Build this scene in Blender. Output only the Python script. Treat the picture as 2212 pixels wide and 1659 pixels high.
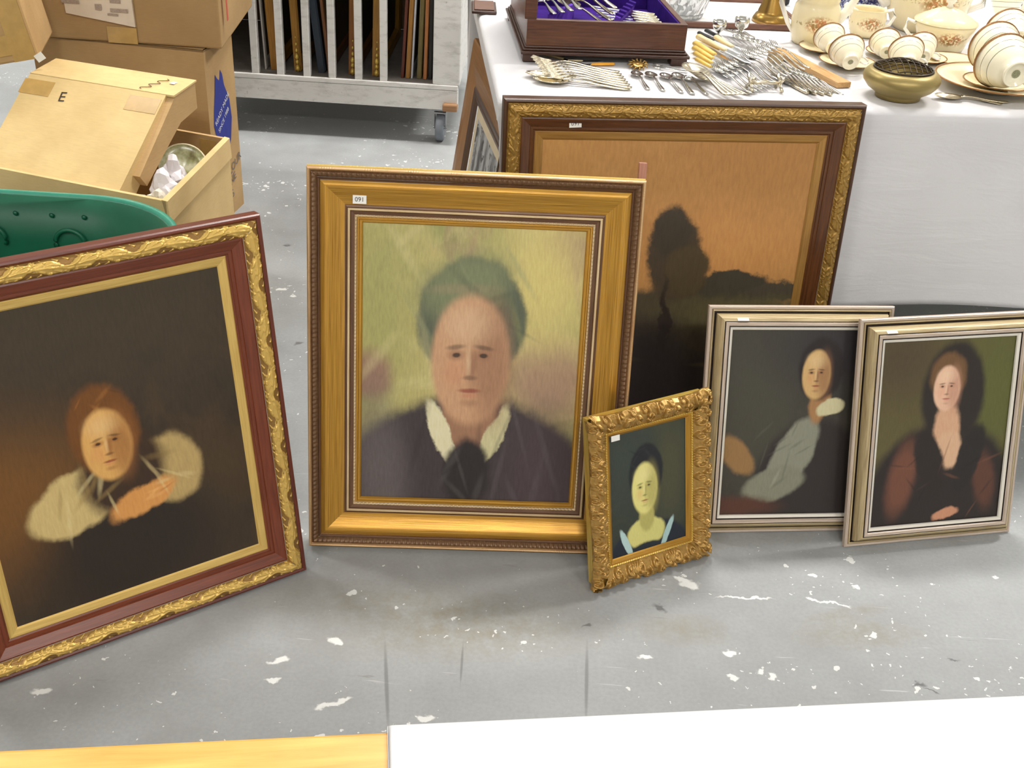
import bpy, bmesh, math, random
import numpy as np
from mathutils import Vector, Matrix, Euler

random.seed(7)
rng = np.random.default_rng(7)
for o in list(bpy.data.objects):
    bpy.data.objects.remove(o, do_unlink=True)
SC = bpy.context.scene
COL = SC.collection
R = math.radians

# ---------------------------------------------------------------- camera
FPX, PITCH, ROLL, CH = 2400.0, R(31.0), R(3.6), 1.40
fw = np.array([0, math.cos(PITCH), -math.sin(PITCH)])
up0 = np.array([0, math.sin(PITCH), math.cos(PITCH)])
rt0 = np.array([1.0, 0, 0])
rt = math.cos(ROLL) * rt0 + math.sin(ROLL) * up0
up = -math.sin(ROLL) * rt0 + math.cos(ROLL) * up0
cam_data = bpy.data.cameras.new('camera')
cam = bpy.data.objects.new('camera', cam_data)
COL.objects.link(cam)
M = Matrix.Identity(4)
for i in range(3):
    M[i][0], M[i][1], M[i][2] = rt[i], up[i], -fw[i]
M[2][3] = CH
cam.matrix_world = M
cam_data.sensor_fit = 'HORIZONTAL'
cam_data.sensor_width = 36.0
cam_data.lens = 36.0 * FPX / 2212.0
cam_data.clip_start = 0.02
SC.camera = cam

def ray(px, py):
    d = fw + rt * (px - 1106.0) / FPX - up * (py - 829.5) / FPX
    return d
def at(px, py, z=0.0):                       # photo pixel -> point at height z
    d = ray(px, py); t = (z - CH) / d[2]
    return Vector((d[0] * t, d[1] * t, z))
def aty(px, py, y):                          # photo pixel -> point on the upright plane y
    d = ray(px, py); t = y / d[1]
    return Vector((d[0] * t, y, CH + d[2] * t))
def atp(px, py, p, n):                       # photo pixel -> point on a plane
    d = Vector(ray(px, py)); o = Vector((0, 0, CH)); p = Vector(p); n = Vector(n)
    t = (p - o).dot(n) / d.dot(n)
    return o + d * t

# ---------------------------------------------------------------- world + lights
SC.view_settings.view_transform = 'Standard'
SC.view_settings.look = 'None'
SC.view_settings.exposure = -0.12
SC.view_settings.gamma = 1.0
SC.view_settings.use_curve_mapping = False
world = bpy.data.worlds.new('hall')
SC.world = world
world.use_nodes = True
bg = world.node_tree.nodes['Background']
bg.inputs[0].default_value = (0.95, 0.97, 1.0, 1)
bg.inputs[1].default_value = 0.3
HALL = (-7.5, 7.5, -5.0, 11.0, 4.8)            # x0 x1 y0 y1 ceiling height
def lamp(where, x, y, e, sx=1.2, sy=0.5, col=(1, 0.97, 0.93)):
    nm = 'ceiling_light_' + where + '_offscreen'
    l = bpy.data.lights.new(nm, 'AREA')
    l.shape = 'RECTANGLE'; l.size = sx; l.size_y = sy; l.energy = e; l.color = col
    o = bpy.data.objects.new(nm, l)
    COL.objects.link(o); o.location = (x, y, HALL[4] - 0.03)
    return o
for (w_, x, y, e) in (('middle_left', -3.4, 3.9, 105), ('middle_centre', 0.2, 4.0, 175), ('middle_right', 3.4, 3.9, 195), ('far_left', -3.4, 7.4, 75), ('far_centre', 0.2, 7.4, 85), ('far_right', 3.4, 7.4, 85),
                      ('near_left', -3.2, -3.4, 135), ('near_centre', 0.4, -3.6, 160), ('near_right', 3.4, -3.4, 150)):
    lamp(w_, x, y, e)

# ---------------------------------------------------------------- colour + materials
def lin(c):
    return tuple((v / 255 / 12.92) if v / 255 <= 0.04045 else ((v / 255 + 0.055) / 1.055) ** 2.4 for v in c) + (1.0,)
class NT:
    def __init__(s, name):
        s.m = bpy.data.materials.new(name); s.m.use_nodes = True
        s.t = s.m.node_tree; s.b = s.t.nodes['Principled BSDF']
        s.tc = s.t.nodes.new('ShaderNodeTexCoord')
    def n(s, typ, **kw):
        x = s.t.nodes.new('ShaderNode' + typ)
        for k, v in kw.items():
            if k in x.inputs.keys(): s.put(x, k, v)
            else: setattr(x, k, v)
        return x
    def put(s, node, key, v):
        if hasattr(v, 'is_output') or isinstance(v, bpy.types.NodeSocket): s.t.links.new(v, node.inputs[key])
        else: node.inputs[key].default_value = v
    def link(s, a, b): s.t.links.new(a, b)
    def mapping(s, src, scale=(1, 1, 1), loc=(0, 0, 0), rot=(0, 0, 0), typ='POINT'):
        m = s.n('Mapping', vector_type=typ)
        s.link(src, m.inputs[0]); m.inputs[1].default_value = loc; m.inputs[2].default_value = rot; m.inputs[3].default_value = scale
        return m.outputs[0]
    def noise(s, vec, scale, detail=4, rough=0.55, dist=0.0):
        x = s.n('TexNoise'); s.link(vec, x.inputs['Vector'])
        x.inputs['Scale'].default_value = scale; x.inputs['Detail'].default_value = detail
        x.inputs['Roughness'].default_value = rough; x.inputs['Distortion'].default_value = dist
        return x.outputs['Fac']
    def ramp(s, fac, stops, interp='LINEAR'):
        x = s.n('ValToRGB'); s.link(fac, x.inputs[0]); r = x.color_ramp; r.interpolation = interp
        while len(r.elements) < len(stops): r.elements.new(0.5)
        for e, (p, c) in zip(r.elements, stops): e.position = p; e.color = c
        return x.outputs[0]
    def rng(s, v, a, b, c=0.0, d=1.0, smooth=False):
        x = s.n('MapRange'); x.interpolation_type = 'SMOOTHSTEP' if smooth else 'LINEAR'
        s.link(v, x.inputs[0])
        for i, q in enumerate((a, b, c, d)): x.inputs[i + 1].default_value = q
        return x.outputs[0]
    def math(s, op, a, b=0.0):
        x = s.n('Math', operation=op)
        for i, q in enumerate((a, b)):
            if isinstance(q, bpy.types.NodeSocket): s.link(q, x.inputs[i])
            else: x.inputs[i].default_value = q
        return x.outputs[0]
    def mix(s, fac, a, b, mode='MIX'):
        x = s.n('Mix', data_type='RGBA', blend_type=mode)
        for key, q in ((0, fac), (6, a), (7, b)):
            if isinstance(q, bpy.types.NodeSocket): s.link(q, x.inputs[key])
            else: x.inputs[key].default_value = q
        return x.outputs[2]
    def bump(s, h, strength=0.2, dist=0.002):
        x = s.n('Bump'); x.inputs['Strength'].default_value = strength; x.inputs['Distance'].default_value = dist
        s.link(h, x.inputs['Height']); s.link(x.outputs[0], s.b.inputs['Normal'])
    def fin(s, col=None, rough=0.5, metal=0.0, spec=0.5):
        if col is not None: s.put(s.b, 'Base Color', col)
        s.put(s.b, 'Roughness', rough); s.put(s.b, 'Metallic', metal); s.put(s.b, 'Specular IOR Level', spec)
        return s.m

def plain(name, c, rough=0.5, metal=0.0, spec=0.5, var=0.12, scale=30, bump=0.0):
    t = NT(name); n = t.noise(t.tc.outputs['Object'], scale, 5)
    a = lin(c); lo = tuple(v * (1 - var) for v in a[:3]) + (1,); hi = tuple(min(1, v * (1 + var)) for v in a[:3]) + (1,)
    col = t.ramp(n, [(0.3, lo), (0.7, hi)])
    if bump: t.bump(n, bump)
    return t.fin(col, rough, metal, spec)
def wood(name, c1, c2, rough=0.35, uv=True, sc=(3, 60, 1), spec=0.5):
    t = NT(name)
    v = t.mapping(t.tc.outputs['UV' if uv else 'Object'], sc)
    n = t.noise(v, 4.0, 6, 0.6, 0.6)
    col = t.ramp(n, [(0.28, lin(c1)), (0.72, lin(c2))])
    t.bump(n, 0.08, 0.001)
    return t.fin(col, rough, 0, spec)
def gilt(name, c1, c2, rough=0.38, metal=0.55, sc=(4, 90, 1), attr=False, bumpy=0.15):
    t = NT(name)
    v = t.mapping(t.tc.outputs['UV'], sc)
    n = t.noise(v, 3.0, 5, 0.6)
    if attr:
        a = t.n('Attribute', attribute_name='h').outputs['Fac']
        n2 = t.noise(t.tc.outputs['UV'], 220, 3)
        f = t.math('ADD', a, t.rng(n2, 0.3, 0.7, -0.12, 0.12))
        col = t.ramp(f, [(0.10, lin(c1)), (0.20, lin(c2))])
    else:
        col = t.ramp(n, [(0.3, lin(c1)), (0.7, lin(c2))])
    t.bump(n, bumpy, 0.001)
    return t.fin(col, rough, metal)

# ---------------------------------------------------------------- object helpers
def tag(o, label=None, cat=None, group=None, kind=None):
    for k, v in (('label', label), ('category', cat), ('group', group), ('kind', kind)):
        if v: o[k] = v
    return o
def empty(name, loc=(0, 0, 0), rot=(0, 0, 0)):
    o = bpy.data.objects.new(name, None); COL.objects.link(o)
    o.location = loc; o.rotation_euler = rot; o.empty_display_size = 0.05
    return o
def mesh(name, verts, faces, mat, parent=None, smooth=False, uvs=None, attr=None, mats=None, loc=None, rot=None):
    me = bpy.data.meshes.new(name)
    me.from_pydata([tuple(map(float, v)) for v in verts], [], [tuple(map(int, f)) for f in faces])
    if uvs is not None:
        l = me.uv_layers.new(name='UVMap'); uvs = np.asarray(uvs, float)
        vi = np.empty(len(me.loops), int); me.loops.foreach_get('vertex_index', vi)
        l.data.foreach_set('uv', uvs[vi].ravel())
    if attr is not None:
        a = me.attributes.new('h', 'FLOAT', 'POINT'); a.data.foreach_set('value', np.asarray(attr, float))
    for mm in (mat if isinstance(mat, (list, tuple)) else [mat]): me.materials.append(mm)
    if mats is not None: me.polygons.foreach_set('material_index', np.asarray(mats, np.int32))
    if smooth: me.polygons.foreach_set('use_smooth', np.ones(len(me.polygons), bool))
    me.update()
    o = bpy.data.objects.new(name, me); COL.objects.link(o)
    if parent is not None: o.parent = parent
    if loc is not None: o.location = loc
    if rot is not None: o.rotation_euler = rot
    return o
class MB:                                     # gathers verts/faces for ONE mesh object
    def __init__(s): s.v = []; s.f = []
    def add(s, v, f):
        k = len(s.v); s.v += [tuple(p) for p in v]; s.f += [tuple(i + k for i in q) for q in f]; return s
    def box(s, c, d, rot=None, taper=1.0):
        x, y, z = (q / 2 for q in d); P = []
        for sz in (-1, 1):
            k = taper if sz > 0 else 1
            for sx, sy in ((-1, -1), (1, -1), (1, 1), (-1, 1)): P.append(Vector((sx * x * k, sy * y * k, sz * z)))
        if rot: E_ = Euler(rot).to_matrix(); P = [E_ @ p for p in P]
        c = Vector(c)
        return s.add([p + c for p in P], [(0, 3, 2, 1), (4, 5, 6, 7), (0, 1, 5, 4), (1, 2, 6, 5), (2, 3, 7, 6), (3, 0, 4, 7)])
    def hexa(s, P):                           # 8 corners: 4 lower, 4 upper (same order)
        return s.add(P, [(0, 3, 2, 1), (4, 5, 6, 7), (0, 1, 5, 4), (1, 2, 6, 5), (2, 3, 7, 6), (3, 0, 4, 7)])
    def lathe(s, prof, n=32, caps=False, ax=None):
        v, f = [], []
        for r, z in prof:
            for i in range(n):
                a = 2 * math.pi * i / n; v.append((r * math.cos(a), r * math.sin(a), z))
        for j in range(len(prof) - 1):
            for i in range(n):
                f.append((j * n + i, j * n + (i + 1) % n, (j + 1) * n + (i + 1) % n, (j + 1) * n + i))
        if caps: f.append(tuple(range(n - 1, -1, -1))); f.append(tuple((len(prof) - 1) * n + i for i in range(n)))
        if ax is not None: v = [ax @ Vector(p) for p in v]
        return s.add(v, f)
    def tube(s, pts, r, n=8, flat=1.0, cap=True):
        pts = [Vector(p) for p in pts]; rs = r if isinstance(r, (list, tuple)) else [r] * len(pts)
        v, f = [], []; ref = Vector((0, 0, 1))
        for k, p in enumerate(pts):
            t = (pts[min(k + 1, len(pts) - 1)] - pts[max(k - 1, 0)]).normalized()
            a = t.cross(ref)
            if a.length < 1e-3: a = t.cross(Vector((1, 0, 0)))
            a.normalize(); b = a.cross(t).normalized()
            for i in range(n):
                q = 2 * math.pi * i / n; v.append(p + a * (rs[k] * math.cos(q)) + b * (rs[k] * flat * math.sin(q)))
        for k in range(len(pts) - 1):
            for i in range(n): f.append((k * n + i, k * n + (i + 1) % n, (k + 1) * n + (i + 1) % n, (k + 1) * n + i))
        if cap: f.append(tuple(range(n - 1, -1, -1))); f.append(tuple((len(pts) - 1) * n + i for i in range(n)))
        return s.add(v, f)
    def grid(s, fn, nu, nv):
        v = [fn(i / nu, j / nv) for j in range(nv + 1) for i in range(nu + 1)]
        return s.add(v, [(j * (nu + 1) + i, j * (nu + 1) + i + 1, (j + 1) * (nu + 1) + i + 1, (j + 1) * (nu + 1) + i) for j in range(nv) for i in range(nu)])
    def build(s, name, mat, parent=None, smooth=False, bevel=0.0, solid=0.0, sub=0, **kw):
        o = mesh(name, s.v, s.f, mat, parent, smooth, **kw)
        if solid:
            m = o.modifiers.new('solid', 'SOLIDIFY'); m.thickness = solid; m.offset = 0
        if bevel:
            m = o.modifiers.new('bevel', 'BEVEL'); m.width = bevel; m.segments = 2; m.limit_method = 'ANGLE'
        if sub:
            m = o.modifiers.new('sub', 'SUBSURF'); m.levels = sub; m.render_levels = sub
        return o
def copy_tree(o, parent=None):
    c = o.copy(); COL.objects.link(c)
    c.parent = parent
    for ch in list(o.children):
        copy_tree(ch, c)
    return c
def text_mesh(name, body, size, mat, parent, mw, extrude=0.0, align='CENTER'):
    cu = bpy.data.curves.new(name, 'FONT'); cu.body = body; cu.size = size; cu.align_x = align; cu.align_y = 'CENTER'; cu.extrude = extrude
    to = bpy.data.objects.new(name + '_tmp', cu); COL.objects.link(to)
    dg = bpy.context.evaluated_depsgraph_get()
    me = bpy.data.meshes.new_from_object(to.evaluated_get(dg))
    bpy.data.objects.remove(to); me.materials.clear(); me.materials.append(mat); me.name = name
    o = bpy.data.objects.new(name, me); COL.objects.link(o)
    if parent is not None: o.parent = parent
    o.matrix_local = mw
    return o
# ---------------------------------------------------------------- floor
def blob_mask(t, vec, cx, cy, rx, ry, rot=0.0, soft=0.3):
    m = t.mapping(vec, (rx, ry, 1), (cx, cy, 0), (0, 0, rot), 'TEXTURE')
    l = t.n('VectorMath', operation='LENGTH'); t.link(m, l.inputs[0])
    return t.rng(l.outputs['Value'], 1 + soft, 1 - soft, 0, 1, True)
def floor_mat():
    t = NT('painted_concrete'); P = t.tc.outputs['Object']
    big = t.noise(P, 1.3, 3); mid = t.noise(P, 9, 6, 0.6); fine = t.noise(P, 140, 3)
    col = t.ramp(t.math('ADD', t.math('MULTIPLY', big, 0.5), t.math('MULTIPLY', mid, 0.5)), [(0.3, lin((150, 151, 151))), (0.7, lin((174, 177, 178)))])
    col = t.mix(t.rng(fine, 0.35, 0.75, 0, 0.35), col, lin((140, 143, 146)))
    # scratches
    for ang, sc, th in ((0.5, 5, 0.72), (-0.9, 4, 0.73), (1.4, 5, 0.735)):
        n = t.noise(t.mapping(P, (sc * 0.5, sc * 9, 1), rot=(0, 0, ang)), 2.2, 3, 0.5, 0.4)
        col = t.mix(t.rng(n, th, th + 0.03, 0, 0.6), col, lin((205, 207, 207)))
    n = t.noise(t.mapping(P, (2, 22, 1), rot=(0, 0, -0.4)), 3, 4, 0.6, 0.6)
    col = t.mix(t.rng(n, 0.70, 0.76, 0, 0.5), col, lin((112, 108, 102)))
    # ochre dust stains
    dn = t.noise(P, 34, 4, 0.7)
    for (x, y, rx, ry, r) in ((1010, 1370, .19, .05, .1), (1480, 1360, .07, .03, 0), (1860, 1370, .10, .03, .1), (900, 1310, .2, .05, 0), (1830, 1325, .07, .014, .3)):
        c = at(x, y); k = t.math('MULTIPLY', blob_mask(t, P, c.x, c.y, rx, ry, r, 0.9), t.rng(dn, 0.35, 0.8, 0.1, 0.75))
        col = t.mix(k, col, lin((139, 131, 108)))
    # white paint flecks: clustered cells
    clus = t.noise(P, 3.2, 2)
    wob = t.n('VectorMath', operation='ADD'); nz = t.n('TexNoise'); t.link(P, nz.inputs['Vector']); nz.inputs['Scale'].default_value = 55; nz.inputs['Detail'].default_value = 4
    sc_ = t.n('VectorMath', operation='SCALE'); t.link(nz.outputs['Color'], sc_.inputs[0]); sc_.inputs['Scale'].default_value = 0.030
    t.link(P, wob.inputs[0]); t.link(sc_.outputs[0], wob.inputs[1])
    for scale, lo, hi in ((24, 0.075, 0.26), (60, 0.07, 0.25), (11, 0.03, 0.13)):
        v = t.n('TexVoronoi'); t.link(wob.outputs[0], v.inputs['Vector']); v.inputs['Scale'].default_value = scale
        thr = t.rng(clus, 0.40, 0.70, 0.01, hi)
        rnd = t.n('SeparateColor'); t.link(v.outputs['Color'], rnd.inputs[0])
        gate = t.math('GREATER_THAN', rnd.outputs[0], 0.50)
        k = t.math('MULTIPLY', t.math('LESS_THAN', v.outputs['Distance'], thr), gate)
        col = t.mix(t.math('MULTIPLY', k, 0.9), col, lin((226, 227, 225)))
    W = wob.outputs[0]
    for (x, y, rx, ry, r) in ((605, 1425, .018, .007, .4), (590, 1470, .012, .006, .2), (728, 1385, .012, .010, 0), (1490, 1262, .018, .012, -.3), (1475, 1253, .02, .004, -.4), (1395, 1420, .012, .005, .3), (88, 1492, .016, .007, .3),
                              (1575, 1412, .011, .007, 0), (1640, 1452, .008, .005, .3), (1668, 1460, .006, .009, .2), (1755, 1295, .012, .004, -.3), (1580, 1462, .008, .005, 0), (920, 1553, .014, .007, 0), (720, 1520, .03, .006, .4), (2150, 1248, .006, .004, 0), (1800, 1303, .03, .0035, -.25), (1610, 1293, .05, .003, .03), (608, 624, .013, .008, 0)):
        c = at(x, y); col = t.mix(t.math('MULTIPLY', blob_mask(t, W, c.x + .015, c.y + .015, rx, ry, r, 0.25), 0.95), col, lin((230, 231, 229)))
    # saw-cut joints running away from the viewer
    for (a, b, w) in (((832, 1400), (838, 1560), .0032), ((1268, 1400), (1266, 1545), .003), ((1000, 1395), (995, 1470), .002)):
        p, q = at(*a), at(*b); m_ = (p + q) / 2; d = p - q
        col = t.mix(t.math('MULTIPLY', blob_mask(t, P, m_.x, m_.y, d.length / 2, w, math.atan2(d.y, d.x), 0.5), 0.6), col, lin((108, 109, 108)))
    for (x, y, rx, ry, r) in ((1985, 1480, .010, .004, .4), (2010, 1490, .012, .002, -.4), (620, 530, .012, .006, .2), (645, 742, .01, .006, .3), (1425, 1313, .012, .006, -.7), (1270, 1352, .008, .003, .4), (2060, 1425, .012, .002, -.2)):
        c = at(x, y); col = t.mix(t.math('MULTIPLY', blob_mask(t, W, c.x + .015, c.y + .015, rx, ry, r, 0.5), 0.75), col, lin((92, 92, 92)))
    t.bump(t.math('ADD', t.math('MULTIPLY', fine, 0.5), mid), 0.12, 0.003)
    rough = t.rng(mid, 0.3, 0.7, 0.5, 0.68)
    return t.fin(col, rough, 0, 0.35)
fl = MB().box((0, 3, -0.05), (15.4, 16.4, 0.1)).build('floor', floor_mat())
fl['kind'] = 'structure'; fl['label'] = 'grey painted concrete floor flecked with white paint'

wallp = plain('pale_wall_paint', (214, 213, 208), 0.85, var=.03, scale=3); ceilp = plain('white_ceiling_paint', (226, 226, 224), 0.9, var=.03, scale=3)
x0, x1, y0, y1, hz = HALL
for nm, c, d in (('wall_left', (x0 - .05, 3, hz / 2), (.1, 16, hz)), ('wall_right', (x1 + .05, 3, hz / 2), (.1, 16, hz)), ('wall_back', (0, y1 + .05, hz / 2), (15.2, .1, hz)), ('wall_front', (0, y0 - .05, hz / 2), (15.2, .1, hz))):
    MB().box(c, d).build(nm, wallp)['kind'] = 'structure'
MB().box((0, 3, hz + .05), (15.4, 16.4, .1)).build('ceiling', ceilp)['kind'] = 'structure'

# ---------------------------------------------------------------- picture mouldings
def ring(name, W, L, prof, mat, parent, n=1, hfn=None, hmax=1.0, smooth=False, edge=None, ksub=1):
    # prof: (inset, front depth); swept round a W x L rectangle with mitred corners; front faces -Y
    if ksub > 1:
        pp = []
        for a, b in zip(prof[:-1], prof[1:]):
            for k in range(ksub): pp.append((a[0] + (b[0] - a[0]) * k / ksub, a[1] + (b[1] - a[1]) * k / ksub))
        prof = pp + [prof[-1]]
    prof = np.array(prof, float); m = len(prof)
    arc = np.concatenate([[0], np.cumsum(np.hypot(*np.diff(prof, axis=0).T))])
    V, F, UV, H = [], [], [], []
    for side in range(4):
        base = len(V)
        ln = W if side in (0, 2) else L
        t = np.linspace(0, 1, n + 1)
        for j in range(m):
            i_, d_ = prof[j]
            half = ln / 2 - i_
            s = (t * 2 - 1) * half                      # along, from centre
            w = np.full(n + 1, i_)                       # inset
            dep = np.full(n + 1, d_)
            if hfn is not None:
                h = hfn(s, j / (m - 1), ln); dep = dep + h; H += list(h / hmax)
            else: H += [0.0] * (n + 1)
            if edge is not None:
                w = w - edge(s, ln) * (1 - j / (m - 1)) ** 2
            for k in range(n + 1):
                a, b, c = s[k], w[k], dep[k]
                if side == 0: p = (a, -c, b)
                elif side == 1: p = (W / 2 - b, -c, L / 2 + a)
                elif side == 2: p = (-a, -c, L - b)
                else: p = (-W / 2 + b, -c, L / 2 - a)
                V.append(p); UV.append((s[k] + side * 1.7, arc[j]))
        for j in range(m - 1):
            for k in range(n):
                q = base + j * (n + 1) + k
                F.append((q, q + 1, q + n + 2, q + n + 1))
    return mesh(name, V, F, mat, parent, smooth, uvs=UV, attr=H)

def curve_tile(p, w, curves, nu=150, nv=44):
    # height map of rounded ridges along curves; periodic in u
    u = (np.arange(nu) + 0.5) / nu * p; v = (np.arange(nv) + 0.5) / nv * w
    U, Vv = np.meshgrid(u, v); Hh = np.zeros_like(U)
    for pts, r in curves:
        for (x, y), rr in zip(pts, r):
            dx = np.abs(U - x); dx = np.minimum(dx, p - dx % p if False else np.abs(p - dx))
            d2 = dx * dx + (Vv - y) ** 2
            Hh = np.maximum(Hh, np.sqrt(np.maximum(rr * rr - d2, 0)))
    return Hh
def spiral(cx, cy, r0, turns, a0, sgn=1, n=46):
    t = np.linspace(0, 1, n); a = a0 + sgn * t * turns * 2 * math.pi; r = r0 * (1 - t) ** 0.9
    return np.stack([cx + r * np.cos(a), cy + r * np.sin(a)], 1)
def tile_fn(tile, p, amp):
    nv, nu = tile.shape; mx = tile.max()
    def f(s, v, ln):
        uu = ((s / p) % 1.0) * nu; i0 = np.floor(uu).astype(int) % nu; fr = uu - np.floor(uu)
        jv = min(nv - 1, max(0, int(v * (nv - 1))))
        row = tile[jv]; return amp / mx * (row[i0] * (1 - fr) + row[(i0 + 1) % nu] * fr)
    return f
def acanthus(p, w, seed=1):
    r_ = np.random.default_rng(seed); t = np.linspace(0, 1, 130); C = []
    mid = lambda q: w * (0.5 + 0.13 * np.sin(2 * math.pi * q))
    C.append((np.stack([t * p, mid(t)], 1), w * (0.24 + 0.10 * np.cos(4 * math.pi * t))))      # broad leafy stem
    Hh = np.minimum(curve_tile(p, w, C), 0.17 * w) * 0.55
    D = []
    for k in range(9):                                                                          # veins sweeping along the leaf
        o = (k % 3 - 1) * 0.9 + r_.uniform(-.15, .15); q = np.linspace(0, 1, 40); u0 = k / 9 + r_.uniform(0, .05)
        D.append((np.stack([((u0 + q * 0.30) % 1) * p, mid((u0 + q * .30) % 1) + o * w * 0.26 * (1 - .8 * q) + .04 * w * np.sin(q * 5 + k)], 1), np.linspace(.058, .022, 40) * w))
    for (cx, cy, sg, a0) in ((0.25, 0.78, 1, 1.4), (0.75, 0.22, 1, -1.7), (0.5, 0.80, -1, 2), (0.0, 0.2, -1, 0)):
        D.append((spiral(cx * p, cy * w, 0.14 * w, 1.2, a0, sg), np.linspace(0.055, 0.035, 46) * w))
    for k in range(12):                                                                         # leaf tips along both borders
        x = (k + r_.uniform(.2, .8)) / 12 * p; sg = 1 if k % 2 else -1; q = np.linspace(0, 1, 12)
        D.append((np.stack([(x + q * 0.06 * p) % p, w * (0.5 + sg * (0.26 + 0.17 * q))], 1), (0.07 * (1 - 0.6 * q)) * w))
    return Hh + 1.3 * curve_tile(p, w, D)
def rocaille(p, w):
    C = []
    for cx, cy, r, tr, a0, sg in ((0.2, 0.35, 0.27, 1.25, 2.2, 1), (0.8, 0.35, 0.27, 1.25, 0.9, -1), (0.35, 0.75, 0.2, 1.2, -1.0, -1), (0.65, 0.75, 0.2, 1.2, 4.1, 1), (0.5, 0.3, 0.14, 1.0, 0, 1), (0.02, 0.7, 0.2, 1.1, 0.5, 1)):
        C.append((spiral(cx * p, cy * w, r * w, tr, a0, sg), np.linspace(0.085, 0.045, 46) * w))
    q = np.linspace(0, 1, 20)
    for k in range(7):
        a = -0.6 + k * 0.2
        C.append((np.stack([0.5 * p + q * 0.16 * p * a * 2, w * (0.52 + 0.4 * q * math.cos(a))], 1), np.linspace(0.03, 0.06, 20) * w))
    for k in range(5):
        a = -1 + k * 0.5
        C.append((np.stack([(q * 0.1 * p * a) % p, w * (0.1 + 0.22 * q)], 1), np.linspace(0.06, 0.03, 20) * w))
    return curve_tile(p, w, C)

# ---------------------------------------------------------------- stand-in pictures
def painting(name, base, blobs, noise_cols=(), distort=0.03, grain=0.25, rough=0.42, fine=()):
    t = NT(name); UVc = t.tc.outputs['UV']
    nz = t.n('TexNoise'); t.link(UVc, nz.inputs['Vector']); nz.inputs['Scale'].default_value = 7; nz.inputs['Detail'].default_value = 5; nz.inputs['Roughness'].default_value = 0.65
    sb = t.n('VectorMath', operation='SUBTRACT'); t.link(nz.outputs['Color'], sb.inputs[0]); sb.inputs[1].default_value = (0.5, 0.5, 0.5)
    sc_ = t.n('VectorMath', operation='SCALE'); t.link(sb.outputs[0], sc_.inputs[0]); sc_.inputs['Scale'].default_value = distort * 2
    ad = t.n('VectorMath', operation='ADD'); t.link(UVc, ad.inputs[0]); t.link(sc_.outputs[0], ad.inputs[1])
    D = ad.outputs[0]
    sc2 = t.n('VectorMath', operation='SCALE'); t.link(sb.outputs[0], sc2.inputs[0]); sc2.inputs['Scale'].default_value = 0.012
    ad2 = t.n('VectorMath', operation='ADD'); t.link(UVc, ad2.inputs[0]); t.link(sc2.outputs[0], ad2.inputs[1]); D2 = ad2.outputs[0]
    col = lin(base)
    for k, (c, sc, lo, hi) in enumerate(noise_cols):
        n = t.noise(t.mapping(UVc, (1, 1, 1), (k * 3.1, k * 1.7, 0)), sc, 5, 0.6, 0.8)
        col = t.mix(t.rng(n, lo, hi), col, lin(c))
    for (cx, cy, rx, ry, rot, soft, c) in blobs:
        col = t.mix(blob_mask(t, D, cx, cy, rx, ry, R(rot), soft), col, lin(c))
    for (cx, cy, rx, ry, rot, soft, c, al) in fine:
        k_ = blob_mask(t, D2, cx, cy, rx, ry, R(rot), soft)
        col = t.mix(t.math('MULTIPLY', k_, al) if al < 1 else k_, col, lin(c))
    br = t.noise(t.mapping(UVc, (60, 14, 1), rot=(0, 0, 0.5)), 1.6, 4, 0.65)
    col = t.mix(grain, col, t.ramp(br, [(0.25, (0.25, 0.25, 0.25, 1)), (0.75, (0.75, 0.75, 0.75, 1))]), 'OVERLAY')
    w1 = t.noise(t.mapping(UVc, (420, 60, 1)), 1, 2); w2 = t.noise(t.mapping(UVc, (60, 420, 1)), 1, 2)
    t.bump(t.math('ADD', w1, w2), 0.12, 0.001)
    return t.fin(col, rough, 0, 0.35)
def mixc(a, b, t): return tuple(int(a[i] + (b[i] - a[i]) * t) for i in range(3))
def face(cx, cy, w, h, skin, shade, dark):
    hi = mixc(skin, (255, 236, 200), .35)
    return [(cx, cy, w, h, 0, .10, skin, 1), (cx + .55 * w, cy - .05 * h, .5 * w, .85 * h, 0, .6, shade, .75), (cx - .1 * w, cy + .55 * h, .55 * w, .28 * h, 0, .8, hi, .6), (cx - .40 * w, cy - .18 * h, .24 * w, .2 * h, 0, .9, mixc(skin, (214, 120, 90), .3), .6),
            (cx - .38 * w, cy + .21 * h, .22 * w, .035 * h, 6, .6, dark, .55), (cx + .34 * w, cy + .21 * h, .22 * w, .035 * h, -6, .6, dark, .55),
            (cx - .37 * w, cy + .09 * h, .19 * w, .07 * h, 0, .7, shade, .8), (cx + .33 * w, cy + .09 * h, .19 * w, .07 * h, 0, .7, shade, .8),
            (cx - .36 * w, cy + .09 * h, .10 * w, .035 * h, 0, .4, dark, .9), (cx + .33 * w, cy + .09 * h, .10 * w, .035 * h, 0, .4, dark, .9),
            (cx + .07 * w, cy - .07 * h, .10 * w, .22 * h, -4, .7, shade, .8), (cx - .04 * w, cy - .02 * h, .06 * w, .20 * h, 0, .7, hi, .6), (cx + .01 * w, cy - .26 * h, .17 * w, .035 * h, 0, .6, mixc(shade, dark, .4), .7),
            (cx, cy - .46 * h, .26 * w, .035 * h, 0, .5, mixc(shade, (140, 50, 44), .55), .85), (cx, cy - .54 * h, .19 * w, .035 * h, 0, .7, mixc(skin, (196, 96, 84), .4), .6), (cx, cy - .66 * h, .2 * w, .05 * h, 0, .8, shade, .5)]
def strokes(seed, n, x0, x1, y0, y1, ln, wd, cols, ang=(-90, 90), al=.5):
    al *= .62
    r_ = random.Random(seed)
    return [(r_.uniform(x0, x1), r_.uniform(y0, y1), ln * r_.uniform(.5, 1.2), wd * r_.uniform(.5, 1.3), r_.uniform(*ang), .7, r_.choice(cols), al) for _ in range(n)]
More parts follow.
